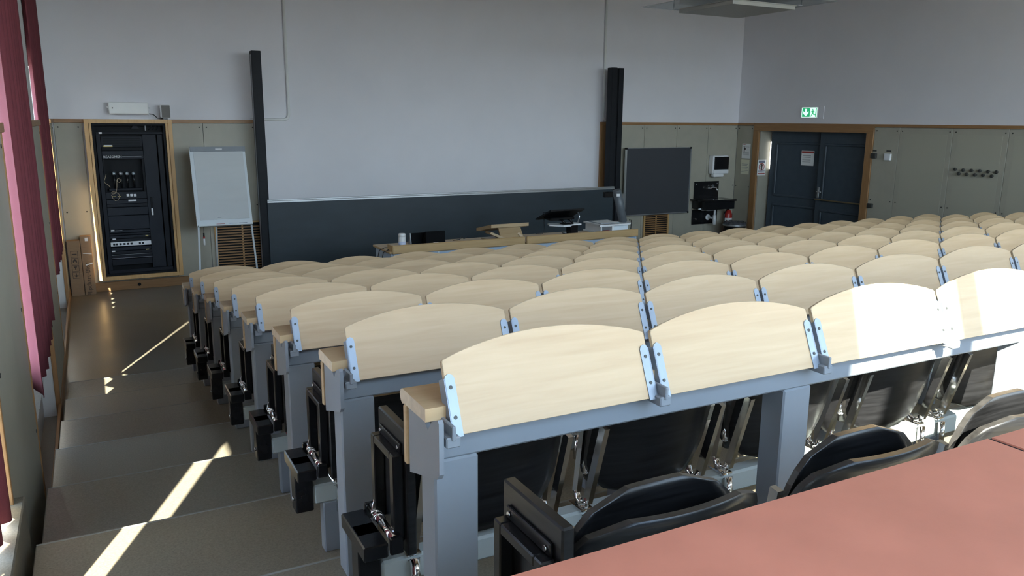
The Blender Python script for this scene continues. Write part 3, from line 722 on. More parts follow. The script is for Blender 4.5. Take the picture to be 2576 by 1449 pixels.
def rack():
    y0 = CYc+0.012; xa, xb = cx0+0.092, cx1-0.092; za, zb = cz0+0.057, cz1-0.057
    t = thing('equipment_rack', 'black audio equipment rack with glass door inside the wooden cabinet', 'rack', ((xa+xb)/2, y0+0.1, za))
    MB().box(xa, xb, y0+0.165, y0+0.195, za, zb).box(xa, xa+0.03, y0+0.02, y0+0.165, za, zb).box(xb-0.03, xb, y0+0.02, y0+0.165, za, zb).box(xa+0.03, xb-0.03, y0+0.02, y0+0.165, za, za+0.03).box(xa+0.03, xb-0.03, y0+0.02, y0+0.165, zb-0.03, zb).build('case', 'rackdark', t)
    def px(x, y): 
        p = at(x, y, 1, y0+0.03); return p[0], p[2]
    xl, _ = px(262, 500); xr, _ = px(366, 500)
    xl = px(259, 420)[0]; xr = px(361, 420)[0]+0.015
    fz = px(300, 332)[1]; bz = px(350, 684)[1]
    yfr = y0+0.028
    # steel frame with a wide right-hand blank
    fr = MB().box(xa+0.04, xb-0.04, yfr, yfr+0.02, fz-0.03, fz, 0.003).box(xa+0.04, xb-0.04, yfr, yfr+0.02, bz, bz+0.05, 0.003).box(xa+0.04, xl, yfr, yfr+0.02, bz+0.05, fz-0.03, 0.002)
    fr.build('frame', 'rackblack', t)
    MB().box(xr, xb-0.13, yfr, yfr+0.02, bz+0.055, fz-0.035, 0.003).build('door_panel', 'rackgrey', t)
    MB().box(xb-0.115, xb-0.05, yfr, yfr+0.02, bz+0.055, fz-0.035, 0.003).build('door_panel', 'rackblack', t)
    hz = px(382, 520)[1]; hx = px(382, 520)[0]
    MB().box(hx-0.012, hx+0.012, yfr-0.012, yfr, hz-0.07, hz+0.14, 0.003).build('door_handle', 'rackdark', t)
    MB().box(hx-0.012, hx+0.016, yfr-0.022, yfr-0.010, hz-0.12, hz-0.02, 0.003).build('handle_lever', 'alu', t)
    def unit(name, ya, yb, m='rackgrey', dy=0.0, ins=0.004):
        z1_ = px(300, ya)[1]; z0_ = px(300, yb)[1]
        MB().box(xl+ins, xr-ins, yfr+dy, yfr+dy+0.04, z0_+0.002, z1_-0.002, 0.002).build(name, m, t)
        return z0_, z1_
    def tagp(x0, x1, y, h, m, name='label_strip', dy=-0.002):
        a, z = px(x0, y); b, _ = px(x1, y); MB().box(a, b, yfr+dy-0.002, yfr+dy+0.001, z-h/2, z+h/2).build(name, m, t)
    # vent panel with slots
    z0_, z1_ = unit('vent_panel', 343, 370, 'rackblack')
    n = 14
    for r in range(4):
        zz = z0_+0.02+r*(z1_-z0_-0.03)/4
        MB().box(xl+0.03, xr-0.03, yfr-0.003, yfr, zz, zz+0.012).build('vent_slat', 'rackdark', t)
    unit('shelf', 370, 379, 'rackdark', 0.02); tagp(260, 283, 367.5, 0.022, 'yellow'); tagp(262, 281, 366.5, 0.016, 'label', dy=-0.004)
    unit('blank_panel', 379, 391, 'rackgrey')
    unit('drawer_panel', 391, 400, 'rackgrey')
    text_part('lettering', 'REASOMEN', 0.045, 'label', t, face_y((px(264, 395)[0]+px(302, 395)[0])/2, yfr-0.002, px(280, 395)[1]))
    tagp(307, 356, 394, 0.004, 'greyprint')
    # open microphone bay
    zb1 = px(300, 401)[1]; zb0 = px(300, 482)[1]
    MB().box(xl+0.004, xr-0.004, yfr+0.13, yfr+0.136, zb0, zb1).box(xl+0.004, xl+0.02, yfr, yfr+0.13, zb0, zb1).box(xr-0.03, xr-0.004, yfr, yfr+0.13, zb0, zb1).build('bay', 'rackdark', t)
    zs = px(310, 474)[1]
    MB().box(xl+0.05, xr-0.05, yfr+0.01, yfr+0.12, zs-0.03, zs, 0.003).build('microphone_tray', 'rackblack', t)
    z0_, z1_ = unit('patch_panel', 483, 501, 'rackblack')
    for x in (322, 331, 340): tagp(x-3.4, x+3.2, 491, 0.035, 'label', 'socket'); 
    for x in (284, 289, 298, 303): tagp(x-1.2, x+1.2, 494.5, 0.010, 'yellow', 'socket')
    unit('blank_panel', 502, 513, 'rackgrey'); tagp(323, 343, 504.5, 0.022, 'label')
    z0_, z1_ = unit('vent_panel', 513, 521, 'rackblack')
    unit('drawer_panel', 522, 542, 'rackgrey'); unit('drawer_panel', 543, 578, 'rackgrey')
    unit('amplifier', 579, 586, 'rackgrey'); tagp(279, 288, 580.5, 0.020, 'label'); tagp(290, 308, 580.5, 0.008, 'greyprint')
    unit('vent_panel', 587, 592, 'rackblack')
    unit('network_switch', 593, 600, 'rackgrey'); tagp(283, 292, 602, 0.020, 'label'); tagp(366, 373, 592.5, 0.012, 'yellow'); tagp(337, 370, 597, 0.022, 'rackdark')
    unit('vent_panel', 601, 608, 'rackblack')
    z0_, z1_ = unit('silver_amplifier', 608.5, 619.5, 'label', -0.012, 0.002)
    zc = (z0_+z1_)/2
    for x in (287, 294, 303, 313, 322, 331, 352, 360):
        a, _ = px(x, 613); MB().box(a-0.014, a+0.014, yfr-0.018, yfr-0.010, zc-0.014, zc+0.014, 0.003).build('knob', 'rackblack', t)
    unit('receiver', 622, 631, 'rackgrey'); tagp(281, 290, 632.5, 0.018, 'label'); tagp(367, 375, 627, 0.012, 'yellow')
    unit('vent_panel', 632, 640, 'rackblack')
    z0_, z1_ = unit('player', 641, 650, 'rackblack')
    MB().box(xl, xr, yfr-0.003, yfr, z0_, z0_+0.004).box(xl, xr, yfr-0.003, yfr, z1_-0.004, z1_).build('silver_edge', 'greyprint', t)
    unit('vent_panel', 652, 668, 'rackblack')
    # clutter above the rack: lamp triangle and cable bracket
    zt = px(340, 316)[1]; xt = px(340, 316)[0]
    MB().prism([(xt-0.05, zt-0.045), (xt+0.05, zt-0.045), (xt, zt+0.05)], 1, y0+0.10, y0+0.11).build('warning_triangle', 'rackgrey', t)
    xk = px(366, 318)[0]
    MB().box(xk-0.008, xk+0.008, y0+0.09, y0+0.11, zt-0.07, zt+0.07).build('bracket', 'greyprint', t)
    for i in range(3):
        x = xk+0.06+i*0.05
        MB().tube([(x-0.02, y0+0.10, zt-0.06), (x+0.02, y0+0.08, zt-0.01), (x+0.015, y0+0.09, zt+0.06)], 0.006, 6).build('cable', 'rackgrey', t)
    tagp(248, 256, 334.5, 0.022, 'label')
    # four hand microphones standing in the bay
    for i, x in enumerate((287, 304.3, 320, 336.5)):
        p = px(x, 437); y = yfr+0.06
        mt_ = thing('microphone', 'handheld microphone with grey mesh head, %s from left in the rack' % ORD[i], 'microphone', (p[0], y, zs), 'microphones in the rack')
        MB().lathe([(0.012, 0.0), (0.013, 0.10), (0.018, p[1]-zs-0.02)], (p[0], y, zs), 12).build('handle', 'blackmetal', mt_)
        r = 0.027
        MB().lathe([(0.017, -0.028)]+[(r*math.cos(a), r*math.sin(a)) for a in [math.radians(d) for d in (-50, -25, 0, 25, 50, 75)]]+[(0.001, r)], (p[0], y, p[1]), 14).build('mesh_head', 'micmesh', mt_)
    # loose tan cable looping over the tray
    pts = [(267, 437), (262, 455), (270, 466), (279, 472)]
    def loop(pl): return [(px(*q)[0], yfr-0.01, px(*q)[1]) for q in pl]
    pc = [(267, 438), (265, 446), (262, 456), (265, 461), (272, 465), (278, 471)]
    pd = [(301, 447), (295, 450), (295, 456), (300, 459), (304, 456), (303, 451), (297, 449), (294, 452), (294, 470), (293, 481), (289, 487), (283, 488), (280, 485), (283, 482), (291, 483), (299, 488), (301, 496), (297, 503), (290, 505), (284, 499), (280, 490)]
    c = thing('microphone_cable', 'thin tan cable looped in front of the rack microphones', 'cable', (px(290, 480)[0], yfr-0.01, px(290, 505)[1]))
    MB().tube(loop(pd), 0.0035, 6).build('cable', 'tancable', c); MB().tube(loop(pc), 0.0035, 6).build('cable_end', 'tancable', c)
rack()
def top_speakers():
    y = YF-0.17; z = TRIMZ1
    a = at(272, 256, 1, y); b = at(372, 256, 1, y); lo = at(300, 287, 1, y)
    t = thing('ceiling_speaker', 'white rectangular speaker with mounting bow on top of the wooden cabinet', 'speaker', ((a[0]+b[0])/2, y+0.05, z))
    MB().box(a[0], b[0], y, y+0.10, lo[2], a[2], 0.008).build('body', 'offwhite', t)
    MB().box(a[0]+0.012, b[0]-0.012, y-0.004, y, lo[2]+0.012, a[2]-0.012, 0.002).build('grille', 'offwhite', t)
    MB().tube([(a[0]+0.045, y-0.004, (a[2]+lo[2])/2), (a[0]+0.045, y-0.008, (a[2]+lo[2])/2)], 0.009, 10).build('badge', 'screw', t)
    MB().box(a[0]+0.005, b[0]-0.005, y+0.02, y+0.07, z, z+0.006).box(a[0]-0.004, a[0], y+0.03, y+0.06, z, a[2]-0.09).box(b[0], b[0]+0.004, y+0.03, y+0.06, z, a[2]-0.09).build('mounting_bow', 'white', t)
    for x, s in ((a[0], -1), (b[0], 1)): MB().tube([(x+s*0.004, y+0.045, (a[2]+lo[2])/2+0.01), (x+s*0.024, y+0.045, (a[2]+lo[2])/2+0.01)], 0.010, 8).build('knob', 'white', t)
    a2 = at(402, 263, 1, y); b2 = at(427, 263, 1, y)
    t2 = thing('wall_speaker', 'small rounded white speaker with grey grille beside the rectangular speaker', 'speaker', ((a2[0]+b2[0])/2, y+0.05, z))
    MB().box(a2[0], b2[0], y+0.005, y+0.10, z+0.02, a2[2], 0.016).build('body', 'white', t2)
    MB().box(a2[0]+0.016, b2[0]-0.004, y, y+0.006, z+0.028, a2[2]-0.010, 0.003).build('grille', 'greyfoam', t2)
    MB().box(a2[0]+0.03, b2[0]-0.04, y+0.02, y+0.08, z, z+0.02).build('foot', 'blackmetal', t2)
    cc = MB().tube([(b[0]-0.01, y+0.06, lo[2]+0.01), (b[0]+0.06, y+0.05, z+0.07), (b[0]+0.11, y+0.05, z+0.02), (a2[0]+0.04, y+0.05, z+0.012)], 0.006, 6).build('speaker_cable', 'cable', None, org=Vector((b[0]+0.08, y+0.05, z)))
    tag(cc, 'short black cable between the two speakers on the cabinet', 'cable')
top_speakers()

# ------------------------------------------------------------------ cardboard boxes in the front left corner
def carton(px0, px1, pyt, pyb, depth, label, marks):
    p0 = at((px0[0]+px1[0])/2, pyb, 2, 0.0); y = min(p0[1], YF-0.06-depth)
    x0 = at(px0[0], pyb, 1, y)[0]; x1 = at(px1[0], pyb, 1, y)[0]; z1 = at(px0[1], pyt, 1, y)[2]
    t = thing('cardboard_box', label, 'box', ((x0+x1)/2, y+depth/2, 0), 'tall cartons by the front wall')
    MB().box(x0, x1, y, y+depth, 0, z1, 0.003).build('carton', 'cardboard', t)
    MB().box(x0, x0+0.004, y-0.001, y+depth, 0.01, z1-0.003).build('seam', 'print', t)
    marks(t, x0, x1, y, z1)
    return t
def marks1(t, x0, x1, y, z1):
    xc = x0+(x1-x0)*0.50; w = 0.045
    for i in range(4):
        z = z1*0.50+i*0.10-0.14
        q = MB().box(xc-w, xc+w, y-0.002, y, z, z+0.005).box(xc-w, xc+w, y-0.002, y, z+0.085, z+0.09).box(xc-w, xc-w+0.005, y-0.002, y, z, z+0.09).box(xc+w-0.005, xc+w, y-0.002, y, z, z+0.09)
        if i == 0: q.prism([(xc-0.03, z+0.045), (xc+0.03, z+0.045), (xc, z+0.018)], 1, y-0.002, y).box(xc-0.006, xc+0.006, y-0.002, y, z+0.045, z+0.075)
        elif i == 1: q.prism([(xc-0.022, z+0.07), (xc+0.022, z+0.07), (xc+0.006, z+0.04), (xc+0.006, z+0.02), (xc-0.006, z+0.02), (xc-0.006, z+0.04)], 1, y-0.002, y)
        elif i == 2: q.prism([(xc-0.025, z+0.02), (xc, z+0.045), (xc+0.025, z+0.02), (xc+0.025, z+0.055), (xc, z+0.075), (xc-0.025, z+0.055)], 1, y-0.002, y)
        else: q.box(xc-0.03, xc+0.03, y-0.002, y, z+0.035, z+0.05)
        q.build('handling_symbol', 'print', t)
def marks2(t, x0, x1, y, z1):
    text_part('lettering', 'Flipchart-Bloc', 0.085, 'print', t, Matrix.Translation((x0+(x1-x0)*0.45, y-0.001, z1*0.27)) @ Matrix.Rotation(math.radians(90), 4, 'X') @ Matrix.Rotation(math.radians(90), 4, 'Z'))
    MB().box(x0+0.06, x1-0.04, y-0.002, y, z1-0.07, z1-0.02).build('shipping_label', 'paperwhite', t)
    MB().prism([(x0+0.04, z1*0.52), (x1-0.01, z1*0.55), (x1-0.01, z1*0.53), (x0+0.04, z1*0.50)], 1, y-0.002, y).prism([(x0+0.02, z1*0.72), (x1-0.01, z1*0.70), (x1-0.01, z1*0.69), (x0+0.02, z1*0.71)], 1, y-0.002, y).build('tape_strip', 'paperwhite', t)
carton((181, 170), (214, 0), 607, 741, 0.16, 'tall closed cardboard box with handling symbols, nearer the curtain', marks1)
carton((215, 203), (243, 0), 595, 738, 0.14, 'tall cardboard box lettered Flipchart-Bloc, standing nearer the cabinet', marks2)

# ------------------------------------------------------------------ flip chart
def flip_chart():
    yt, yb_ = YF-0.75, YF-1.05         # top leans back
    z1 = at(545, 371, 1, yt)[2]; z0 = at(565, 565, 1, yb_)[2]
    xa = (at(476, 371, 1, yt)[0]+at(495, 567, 1, yb_)[0])/2; xb = (at(617, 371, 1, yt)[0]+at(634, 562, 1, yb_)[0])/2
    t = thing('flip_chart', 'white flip chart easel on three legs in front of the wooden grille', 'flip chart', ((xa+xb)/2, yb_, 0))
    S = Vector((0, yt-yb_, z1-z0)); L = S.length; S.normalize(); N = Vector((0, -S.z, S.y))
    def slab(x0, x1, v0, v1, o0, o1, name, m):
        c = lambda x, v, o: Vector((x, yb_, z0))+S*v+N*o
        vs = [c(x, v, o) for x in (x0, x1) for v in (v0, v1) for o in (o0, o1)]
        MB().add(vs, [(0, 1, 3, 2), (4, 6, 7, 5), (0, 4, 5, 1), (2, 3, 7, 6), (0, 2, 6, 4), (1, 5, 7, 3)]).build(name, m, t)
    slab(xa, xb, 0, L, -0.02, 0.0, 'board', 'flipframe')
    slab(xa+0.05, xb-0.035, 0.075, L-0.035, 0.0, 0.012, 'paper_pad', 'paper')
    slab(xa+0.01, xb, L-0.06, L+0.005, -0.01, 0.03, 'clamp_bar', 'flipbar')
    slab(xa+0.34, xa+0.43, L-0.036, L-0.022, 0.03, 0.0305, 'clamp_badge', 'white')
    slab(xa+0.01, xb-0.01, -0.02, 0.0, -0.02, 0.07, 'pen_tray', 'flipframe')
    slab(xa+0.28, xa+0.33, 0.10, 0.104, 0.012, 0.0122, 'printed_line', 'navyprint')
    for x0, xbm, yy in ((xa+0.02, xa-0.03, yb_-0.10), (xb-0.02, xb+0.03, yb_-0.10)):
        MB().tube([(x0, yb_+0.01, z0), (xbm, yy, 0.0)], 0.014, 10).build('leg', 'flipframe', t)
    MB().tube([((xa+xb)/2-0.06, yt+0.02, z1-0.3), ((xa+xb)/2-0.06, yt+0.15, z0), ((xa+xb)/2-0.06, yt+0.45, 0.0)], 0.014, 10).build('leg', 'flipframe', t)
    for i, (m, xx) in enumerate((('redprint', 0.25), ('blueprint', 0.42), ('navyprint', 0.55))):
        p = Vector((xa+xx, yb_, z0))+N*0.05
        o = MB().tube([p, p+Vector((0.11, 0, 0))], 0.009, 8).build('board_marker', m, None, org=p)
        tag(o, '%s board marker lying in the flip chart tray' % ('red', 'blue', 'navy')[i], 'marker', 'markers of the flip chart')
    p = Vector((xa+0.075, yb_-0.03, z0-0.10))
    o = thing('hanging_marker', 'white marker with red and black cap hanging below the flip chart board', 'marker', p-Vector((0, 0, 0.18)))
    MB().tube([p, p-Vector((0, 0, 0.05))], 0.010, 8).build('cap', 'blackmetal', o); MB().tube([p-Vector((0, 0, 0.05)), p-Vector((0, 0, 0.075))], 0.014, 8).build('ring', 'redprint', o)
    MB().tube([p-Vector((0, 0, 0.075)), p-Vector((0, 0, 0.17))], 0.013, 8).build('barrel', 'white', o)
    MB().tube([p+Vector((0, 0, 0.10)), p], 0.002, 5).build('cord', 'cable', o)
flip_chart()

# ------------------------------------------------------------------ wooden radiator grilles
def grille(x0, x1, z0, z1, label):
    y = YF-0.03
    t = thing('wooden_grille', label, 'grille', ((x0+x1)/2, y, z0))
    MB().box(x0, x1, y-0.006, y, z0, z1).build('backing', 'rackdark', t)
    w = 0.035
    MB().box(x0, x0+w, y-0.035, y-0.006, z0, z1, 0.002).build('stile', 'cabwood', t); MB().box(x1-w, x1, y-0.035, y-0.006, z0, z1, 0.002).build('stile', 'cabwood', t)
    MB().box(x0+w, x1-w, y-0.03, y-0.006, z1-0.025, z1).build('head_rail', 'cabwood', t)
    xm = (x0+x1)/2
    MB().box(xm-0.012, xm+0.012, y-0.020, y-0.006, z0, z1-0.025).build('mullion', 'cabwood', t)
    pitch = 0.042; n = int((z1-z0-0.05)/pitch)
    for i in range(n):
        z = z0+0.02+i*pitch
        MB().prism([(y-0.034, z), (y-0.034, z+0.017), (y-0.020, z+0.021), (y-0.020, z+0.004)], 0, x0+w, x1-w).build('slat', 'trim', t)
gx0 = at(541, 600, 1, YF-0.06)[0]; gx1 = at(660, 600, 1, YF-0.06)[0]
grille(gx0, gx1+0.12, 0.13, at(600, 557, 1, YF-0.06)[2], 'wooden slatted grille behind the flip chart legs')
gx0 = at(1619, 570, 1, YF-0.06)[0]; gx1 = at(1682, 570, 1, YF-0.06)[0]
grille(gx0, gx1, 0.13, at(1650, 538, 1, YF-0.06)[2]+0.12, 'wooden slatted grille below the grey pinboard')

# ------------------------------------------------------------------ blackboard with its two tall posts
def blackboard():
    yp = YF-0.42
    xl0, xl1 = at(632, 135, 1, yp)[0], at(656, 135, 1, yp)[0]; zt = at(640, 127, 1, yp)[2]
    t = thing('blackboard_post', 'tall black steel post at the left end of the blackboard', 'post', ((xl0+xl1)/2, yp+0.08, 0), 'posts of the sliding blackboard')
    MB().box(xl0, xl1, yp, yp+0.16, 0, zt, 0.004).build('profile', 'boardframe', t)
    MB().box(xl0-0.001, xl0, yp+0.04, yp+0.12, 0.02, zt-0.05).build('side_groove', 'alu' if 0 else 'steel', t)
    for z in (zt-0.06,): MB().tube([(xl0-0.003, yp+0.06, z), (xl0, yp+0.06, z)], 0.008, 8).build('screw', 'alu', t)
    xr0, xr1 = at(1541, 180, 1, yp)[0], at(1571, 180, 1, yp)[0]; zt2 = at(1556, 170, 1, yp)[2]
    t2 = thing('blackboard_post', 'tall ribbed black steel post at the right end of the blackboard', 'post', ((xr0+xr1)/2, yp+0.08, 0), 'posts of the sliding blackboard')
    w = xr1-xr0
    MB().box(xr0, xr0+w*0.42, yp, yp+0.16, 0, zt2, 0.004).build('profile', 'boardframe', t2)
    MB().box(xr0+w*0.42, xr0+w*0.60, yp+0.03, yp+0.16, 0, zt2-0.005).build('profile', 'rackdark', t2)
    MB().box(xr0+w*0.60, xr1, yp+0.012, yp+0.16, 0, zt2-0.003, 0.003).build('profile', 'boardframe', t2)
    yb_ = yp-0.03
    xa = xl1-0.03; xb = at(1545, 474, 1, yb_)[0]
    z1 = (at(700, 498, 1, yb_)[2]+at(1540, 472, 1, yb_)[2])/2
    b = thing('blackboard', 'wide dark green blackboard lowered between the two black posts', 'blackboard', ((xa+xb)/2, yb_, z1-1.2))
    MB().box(xa, xb-0.02, yb_, yb_+0.025, z1-1.12, z1-0.05, 0.002).build('writing_surface', 'board', b)
    MB().box(xa, xb, yb_-0.012, yb_+0.03, z1-0.05, z1-0.022, 0.002).build('lower_rail', 'alu', b)
    MB().box(xa, xb, yb_-0.005, yb_+0.03, z1-0.020, z1, 0.002).build('upper_rail', 'alu', b)
blackboard()
# surface conduits on the front wall
def conduit(pts, label):
    o = MB().tube(pts, 0.022, 10).build('wall_conduit', 'offwhite', None, org=Vector(pts[-1])); tag(o, label, 'conduit', 'white conduits on the front wall')
yc = YF-0.025
p1 = at(727, 290, 1, yc); xq = p1[0]; ze = at(700, 301, 1, yc)[2]
conduit([(xq, yc, ZC), (xq, yc, ze+0.09), (xq-0.012, yc, ze+0.045), (xq-0.035, yc, ze+0.015), (xq-0.08, yc, ze), (1.55, yc, ze)], 'white conduit bending left beside the left black post')
p1 = at(1518, 290, 1, yc); xq = p1[0]; ze = at(1525, 303, 1, yc)[2]
conduit([(xq, yc, ZC), (xq, yc, ze+0.08), (xq+0.02, yc, ze+0.03), (xq+0.08, yc, ze), (xq+0.3, yc, ze)], 'white conduit bending right behind the right black post')

# ------------------------------------------------------------------ right of the board: pinboard, sink, bin
def pinboard():
    y = YF-0.16
    x0 = at(1571, 460, 1, y)[0]; x1 = at(1736, 450, 1, y)[0]; z1 = at(1656, 371, 1, y)[2]; z0 = at(1648, 540, 1, y)[2]
    t = thing('pin_board', 'square grey felt pinboard with aluminium frame and black corners', 'pinboard', ((x0+x1)/2, y, z0))
    MB().box(x0+0.01, x1-0.01, y, y+0.02, z0+0.01, z1-0.01).build('felt_panel', 'felt', t)
    w = 0.022
    MB().box(x0, x0+w*1.6, y-0.006, y+0.025, z0, z1, 0.002).build('frame_side', 'alu', t); MB().box(x1-w, x1, y-0.006, y+0.025, z0, z1, 0.002).build('frame_side', 'alu', t)
    MB().box(x0, x1, y-0.006, y+0.025, z0, z0+w, 0.002).build('frame_rail', 'alu', t); MB().box(x0, x1, y-0.006, y+0.025, z1-w*0.7, z1, 0.002).build('frame_rail', 'alu', t)
    for x in (x0, x1-0.04):
        for z in (z0, z1-0.03): MB().box(x-0.003, x+0.043, y-0.010, y+0.028, z-0.003, z+0.033, 0.006).build('corner_cap', 'blackmetal', t)
    for x in (x0+0.1, x1-0.1): MB().box(x-0.02, x+0.02, y+0.025, YF-0.03, z1-0.12, z1-0.08).build('wall_bracket', 'alu', t)
    MB().box(x0-0.03, x0, y+0.0, y+0.02, z0+0.05, z0+0.45, 0.003).build('side_clip', 'alu', t)
pinboard()
def washplace():
    yw = YF-0.036
    x0, x1 = at(1745, 480, 1, yw)[0], at(1806, 480, 1, yw)[0]
    z1 = at(1776, 456, 1, yw)[2]; z0 = at(1770, 505, 1, yw)[2]-0.05
    t = thing('wash_basin', 'black wash basin with back plate and chrome tap on the front wall', 'sink', ((x0+x1)/2, yw-0.2, z0))
    MB().box(x0, x1, yw-0.018, yw, z0, z1, 0.003).build('back_plate', 'stone', t)
    q = MB()
    for x in (x0+0.05, x1-0.05):
        for z in (z0+0.09, z1-0.05): q.tube([(x, yw-0.018, z), (x, yw-0.022, z)], 0.012, 8)
    q.build('plate_screws', 'alu', t)
    xt = x0+(x1-x0)*0.50; zt = at(1780, 475, 1, yw-0.08)[2]
    tp = MB().tube([(xt, yw-0.018, zt), (xt, yw-0.10, zt+0.02)], 0.022, 10).tube([(xt+0.12, yw-0.018, zt+0.05), (xt+0.12, yw-0.08, zt+0.05)], 0.030, 10).tube([(xt, yw-0.09, zt), (xt+0.10, yw-0.10, zt+0.03), (xt+0.13, yw-0.16, zt+0.02), (xt+0.14, yw-0.20, zt-0.05)], 0.013, 8)
    tp.build('tap', 'chrome', t)
    yb0 = yw-0.42; zb = z0-0.02
    bx0 = at(1772, 515, 1, yb0)[0]; bx1 = at(1848, 515, 1, yb0)[0]
    zt_ = at(1815, 503, 1, yb0)[2]; zb_ = at(1815, 527, 1, yb0)[2]
    bas = MB()
    bas.box(bx0-0.02, bx1+0.03, yb0-0.02, yw, zt_-0.035, zt_-0.0, 0.004)
    bas.box(bx0+0.04, bx1, yb0, yw, zb_, zt_-0.035, 0.004)
    bas.build('basin_block', 'stone', t)
    xc, yc_ = (bx0+bx1)/2-0.02, (yb0+yw)/2-0.02
    MB().lathe([(0.10, 0.0005), (0.16, 0.001), (0.215, 0.003), (0.225, 0.006), (0.22, 0.008), (0.20, 0.004), (0.10, 0.0015)], (xc, yc_, zt_), 28).build('basin_rim', 'chrome', t)
    # lower plate and drain
    lz1 = at(1772, 527, 1, yw)[2]; lz0 = at(1772, 563, 1, yw)[2]
    MB().box(x0-0.02, x1-0.0, yw-0.016, yw, lz0, lz1, 0.003).build('lower_plate', 'stone', t)
    xp = at(1797, 550, 1, yb0+0.22)[0]; zp = at(1790, 549, 1, yb0+0.22)[2]
    MB().tube([(xp, yb0+0.22, zb_), (xp, yb0+0.22, zp-0.02)], 0.022, 10).tube([(xp, yb0+0.22, zp+0.06), (xp, yb0+0.22, zp-0.13)], 0.036, 12).tube([(xp, yb0+0.22, zp), (xp-0.02, yw-0.016, zp)], 0.020, 10).tube([(xp-0.02, yw-0.03, zp), (xp-0.02, yw-0.016, zp)], 0.06, 14).build('drain_trap', 'white', t)
    MB().tube([(x0+0.06, yw-0.016, zp-0.02), (x0+0.06, yw-0.05, zp-0.02)], 0.016, 8).build('valve', 'chrome', t)
    s = at(1772, 523, 1, yb0+0.15)
    o = thing('soap_bottle', 'pale blue soap bottle and sponge shelf under the basin', 'soap', (s[0], yb0+0.15, s[2]-0.05))
    MB().lathe([(0.03, 0), (0.035, 0.02), (0.035, 0.16), (0.012, 0.22), (0.012, 0.25)], (0, 0, 0), 12).build('bottle', 'flipframe', o, org=Vector((0, 0, 0)), loc=(0.10, 0, 0.03)).rotation_euler = (0, math.radians(-90), 0)
    MB().box(s[0]+0.06, s[0]+0.22, yb0+0.10, yb0+0.20, s[2]-0.06, s[2]-0.045).build('shelf', 'alu', o)
    # towel dispenser
    yd = yw-0.16
    dx0 = at(1797, 392, 1, yd)[0]; dx1 = at(1836, 392, 1, yd)[0]; dz1 = at(1815, 392, 1, yd)[2]; dz0 = at(1815, 436, 1, yd)[2]
    d = thing('towel_dispenser', 'white paper towel dispenser with black front on the wall above the basin', 'dispenser', ((dx0+dx1)/2, yw, dz0))
    MB().box(dx0, dx1, yd+0.02, yw, dz0-0.01, dz1, 0.015).build('housing', 'white', d)
    MB().box(dx0+0.03, dx1-0.005, yd, yd+0.022, dz0+0.075, dz1-0.02, 0.010).build('front_cover', 'blackmetal', d)
    MB().box(dx0+0.02, dx1-0.005, yd, yd+0.022, dz0-0.008, dz0+0.070, 0.008).build('lower_front', 'white', d)
    MB().box(dx0+0.03, dx1-0.12, yd+0.01, yd+0.10, dz0-0.075, dz0-0.01, 0.012).build('towel', 'paperwhite', d)
    # extinguisher and bin
    ye = YF-0.20
    ex = at(1831, 545, 1, ye)[0]; ez = at(1831, 527, 1, ye)[2]
    e = thing('fire_extinguisher', 'red fire extinguisher standing in the corner behind the bin', 'extinguisher', (ex, ye, 0))
    MB().lathe([(0.075, 0.0), (0.085, 0.02), (0.085, ez-0.10), (0.06, ez-0.03), (0.03, ez)], (ex, ye, 0), 18).build('cylinder', 'redpaint', e)
    MB().lathe([(0.087, 0.0), (0.087, 0.15)], (ex, ye, ez-0.32), 18).build('label_band', 'paperwhite', e)
    MB().lathe([(0.02, 0), (0.024, 0.05)], (ex, ye, ez), 10).box(ex-0.09, ex+0.02, ye-0.015, ye+0.015, ez+0.05, ez+0.065).build('valve', 'blackmetal', e)
    MB().tube([(ex-0.02, ye, ez+0.03), (ex-0.12, ye-0.02, ez-0.08), (ex-0.11, ye-0.02, ez-0.45)], 0.012, 8).build('hose', 'blackmetal', e)
    yb2 = YF-0.55
    bx = at(1848, 560, 1, yb2)[0]; bz = at(1848, 564, 1, yb2)[2]; r = (at(1872, 564, 1, yb2)[0]-at(1826, 564, 1, yb2)[0])/2*0.92
    b = thing('waste_bin', 'round black waste bin lined with a shiny dark bag in the corner', 'bin', (bx, yb2, 0))
    MB().lathe([(r*0.8, 0.0), (r*0.97, bz-0.03), (r, bz-0.03)], (bx, yb2, 0), 24).build('bucket', 'binblack', b)
    MB().lathe([(r*1.0, -0.03), (r*1.04, -0.01), (r*1.02, 0.008), (r*0.99, 0.008)], (bx, yb2, bz), 28).build('rim', 'alu', b)
    rng = random.Random(3); vs = []; F = []; n = 28
    for i, (rr, zz) in enumerate(((1.0, 0.0), (0.95, 0.05), (0.86, 0.055), (0.7, 0.0), (0.3, -0.03))):
        for k in range(n): a = 2*math.pi*k/n; g = rr*r*(1+rng.uniform(-0.03, 0.03)); vs.append((bx+g*math.cos(a), yb2+g*math.sin(a), bz+zz+rng.uniform(-0.015, 0.015)))
    for i in range(4):
        for k in range(n): F.append((i*n+k, i*n+(k+1) % n, (i+1)*n+(k+1) % n, (i+1)*n+k))
    F.append([4*n+k for k in range(n)])
    MB().add(vs, F, True).build('bin_bag', 'bag', b)
washplace()

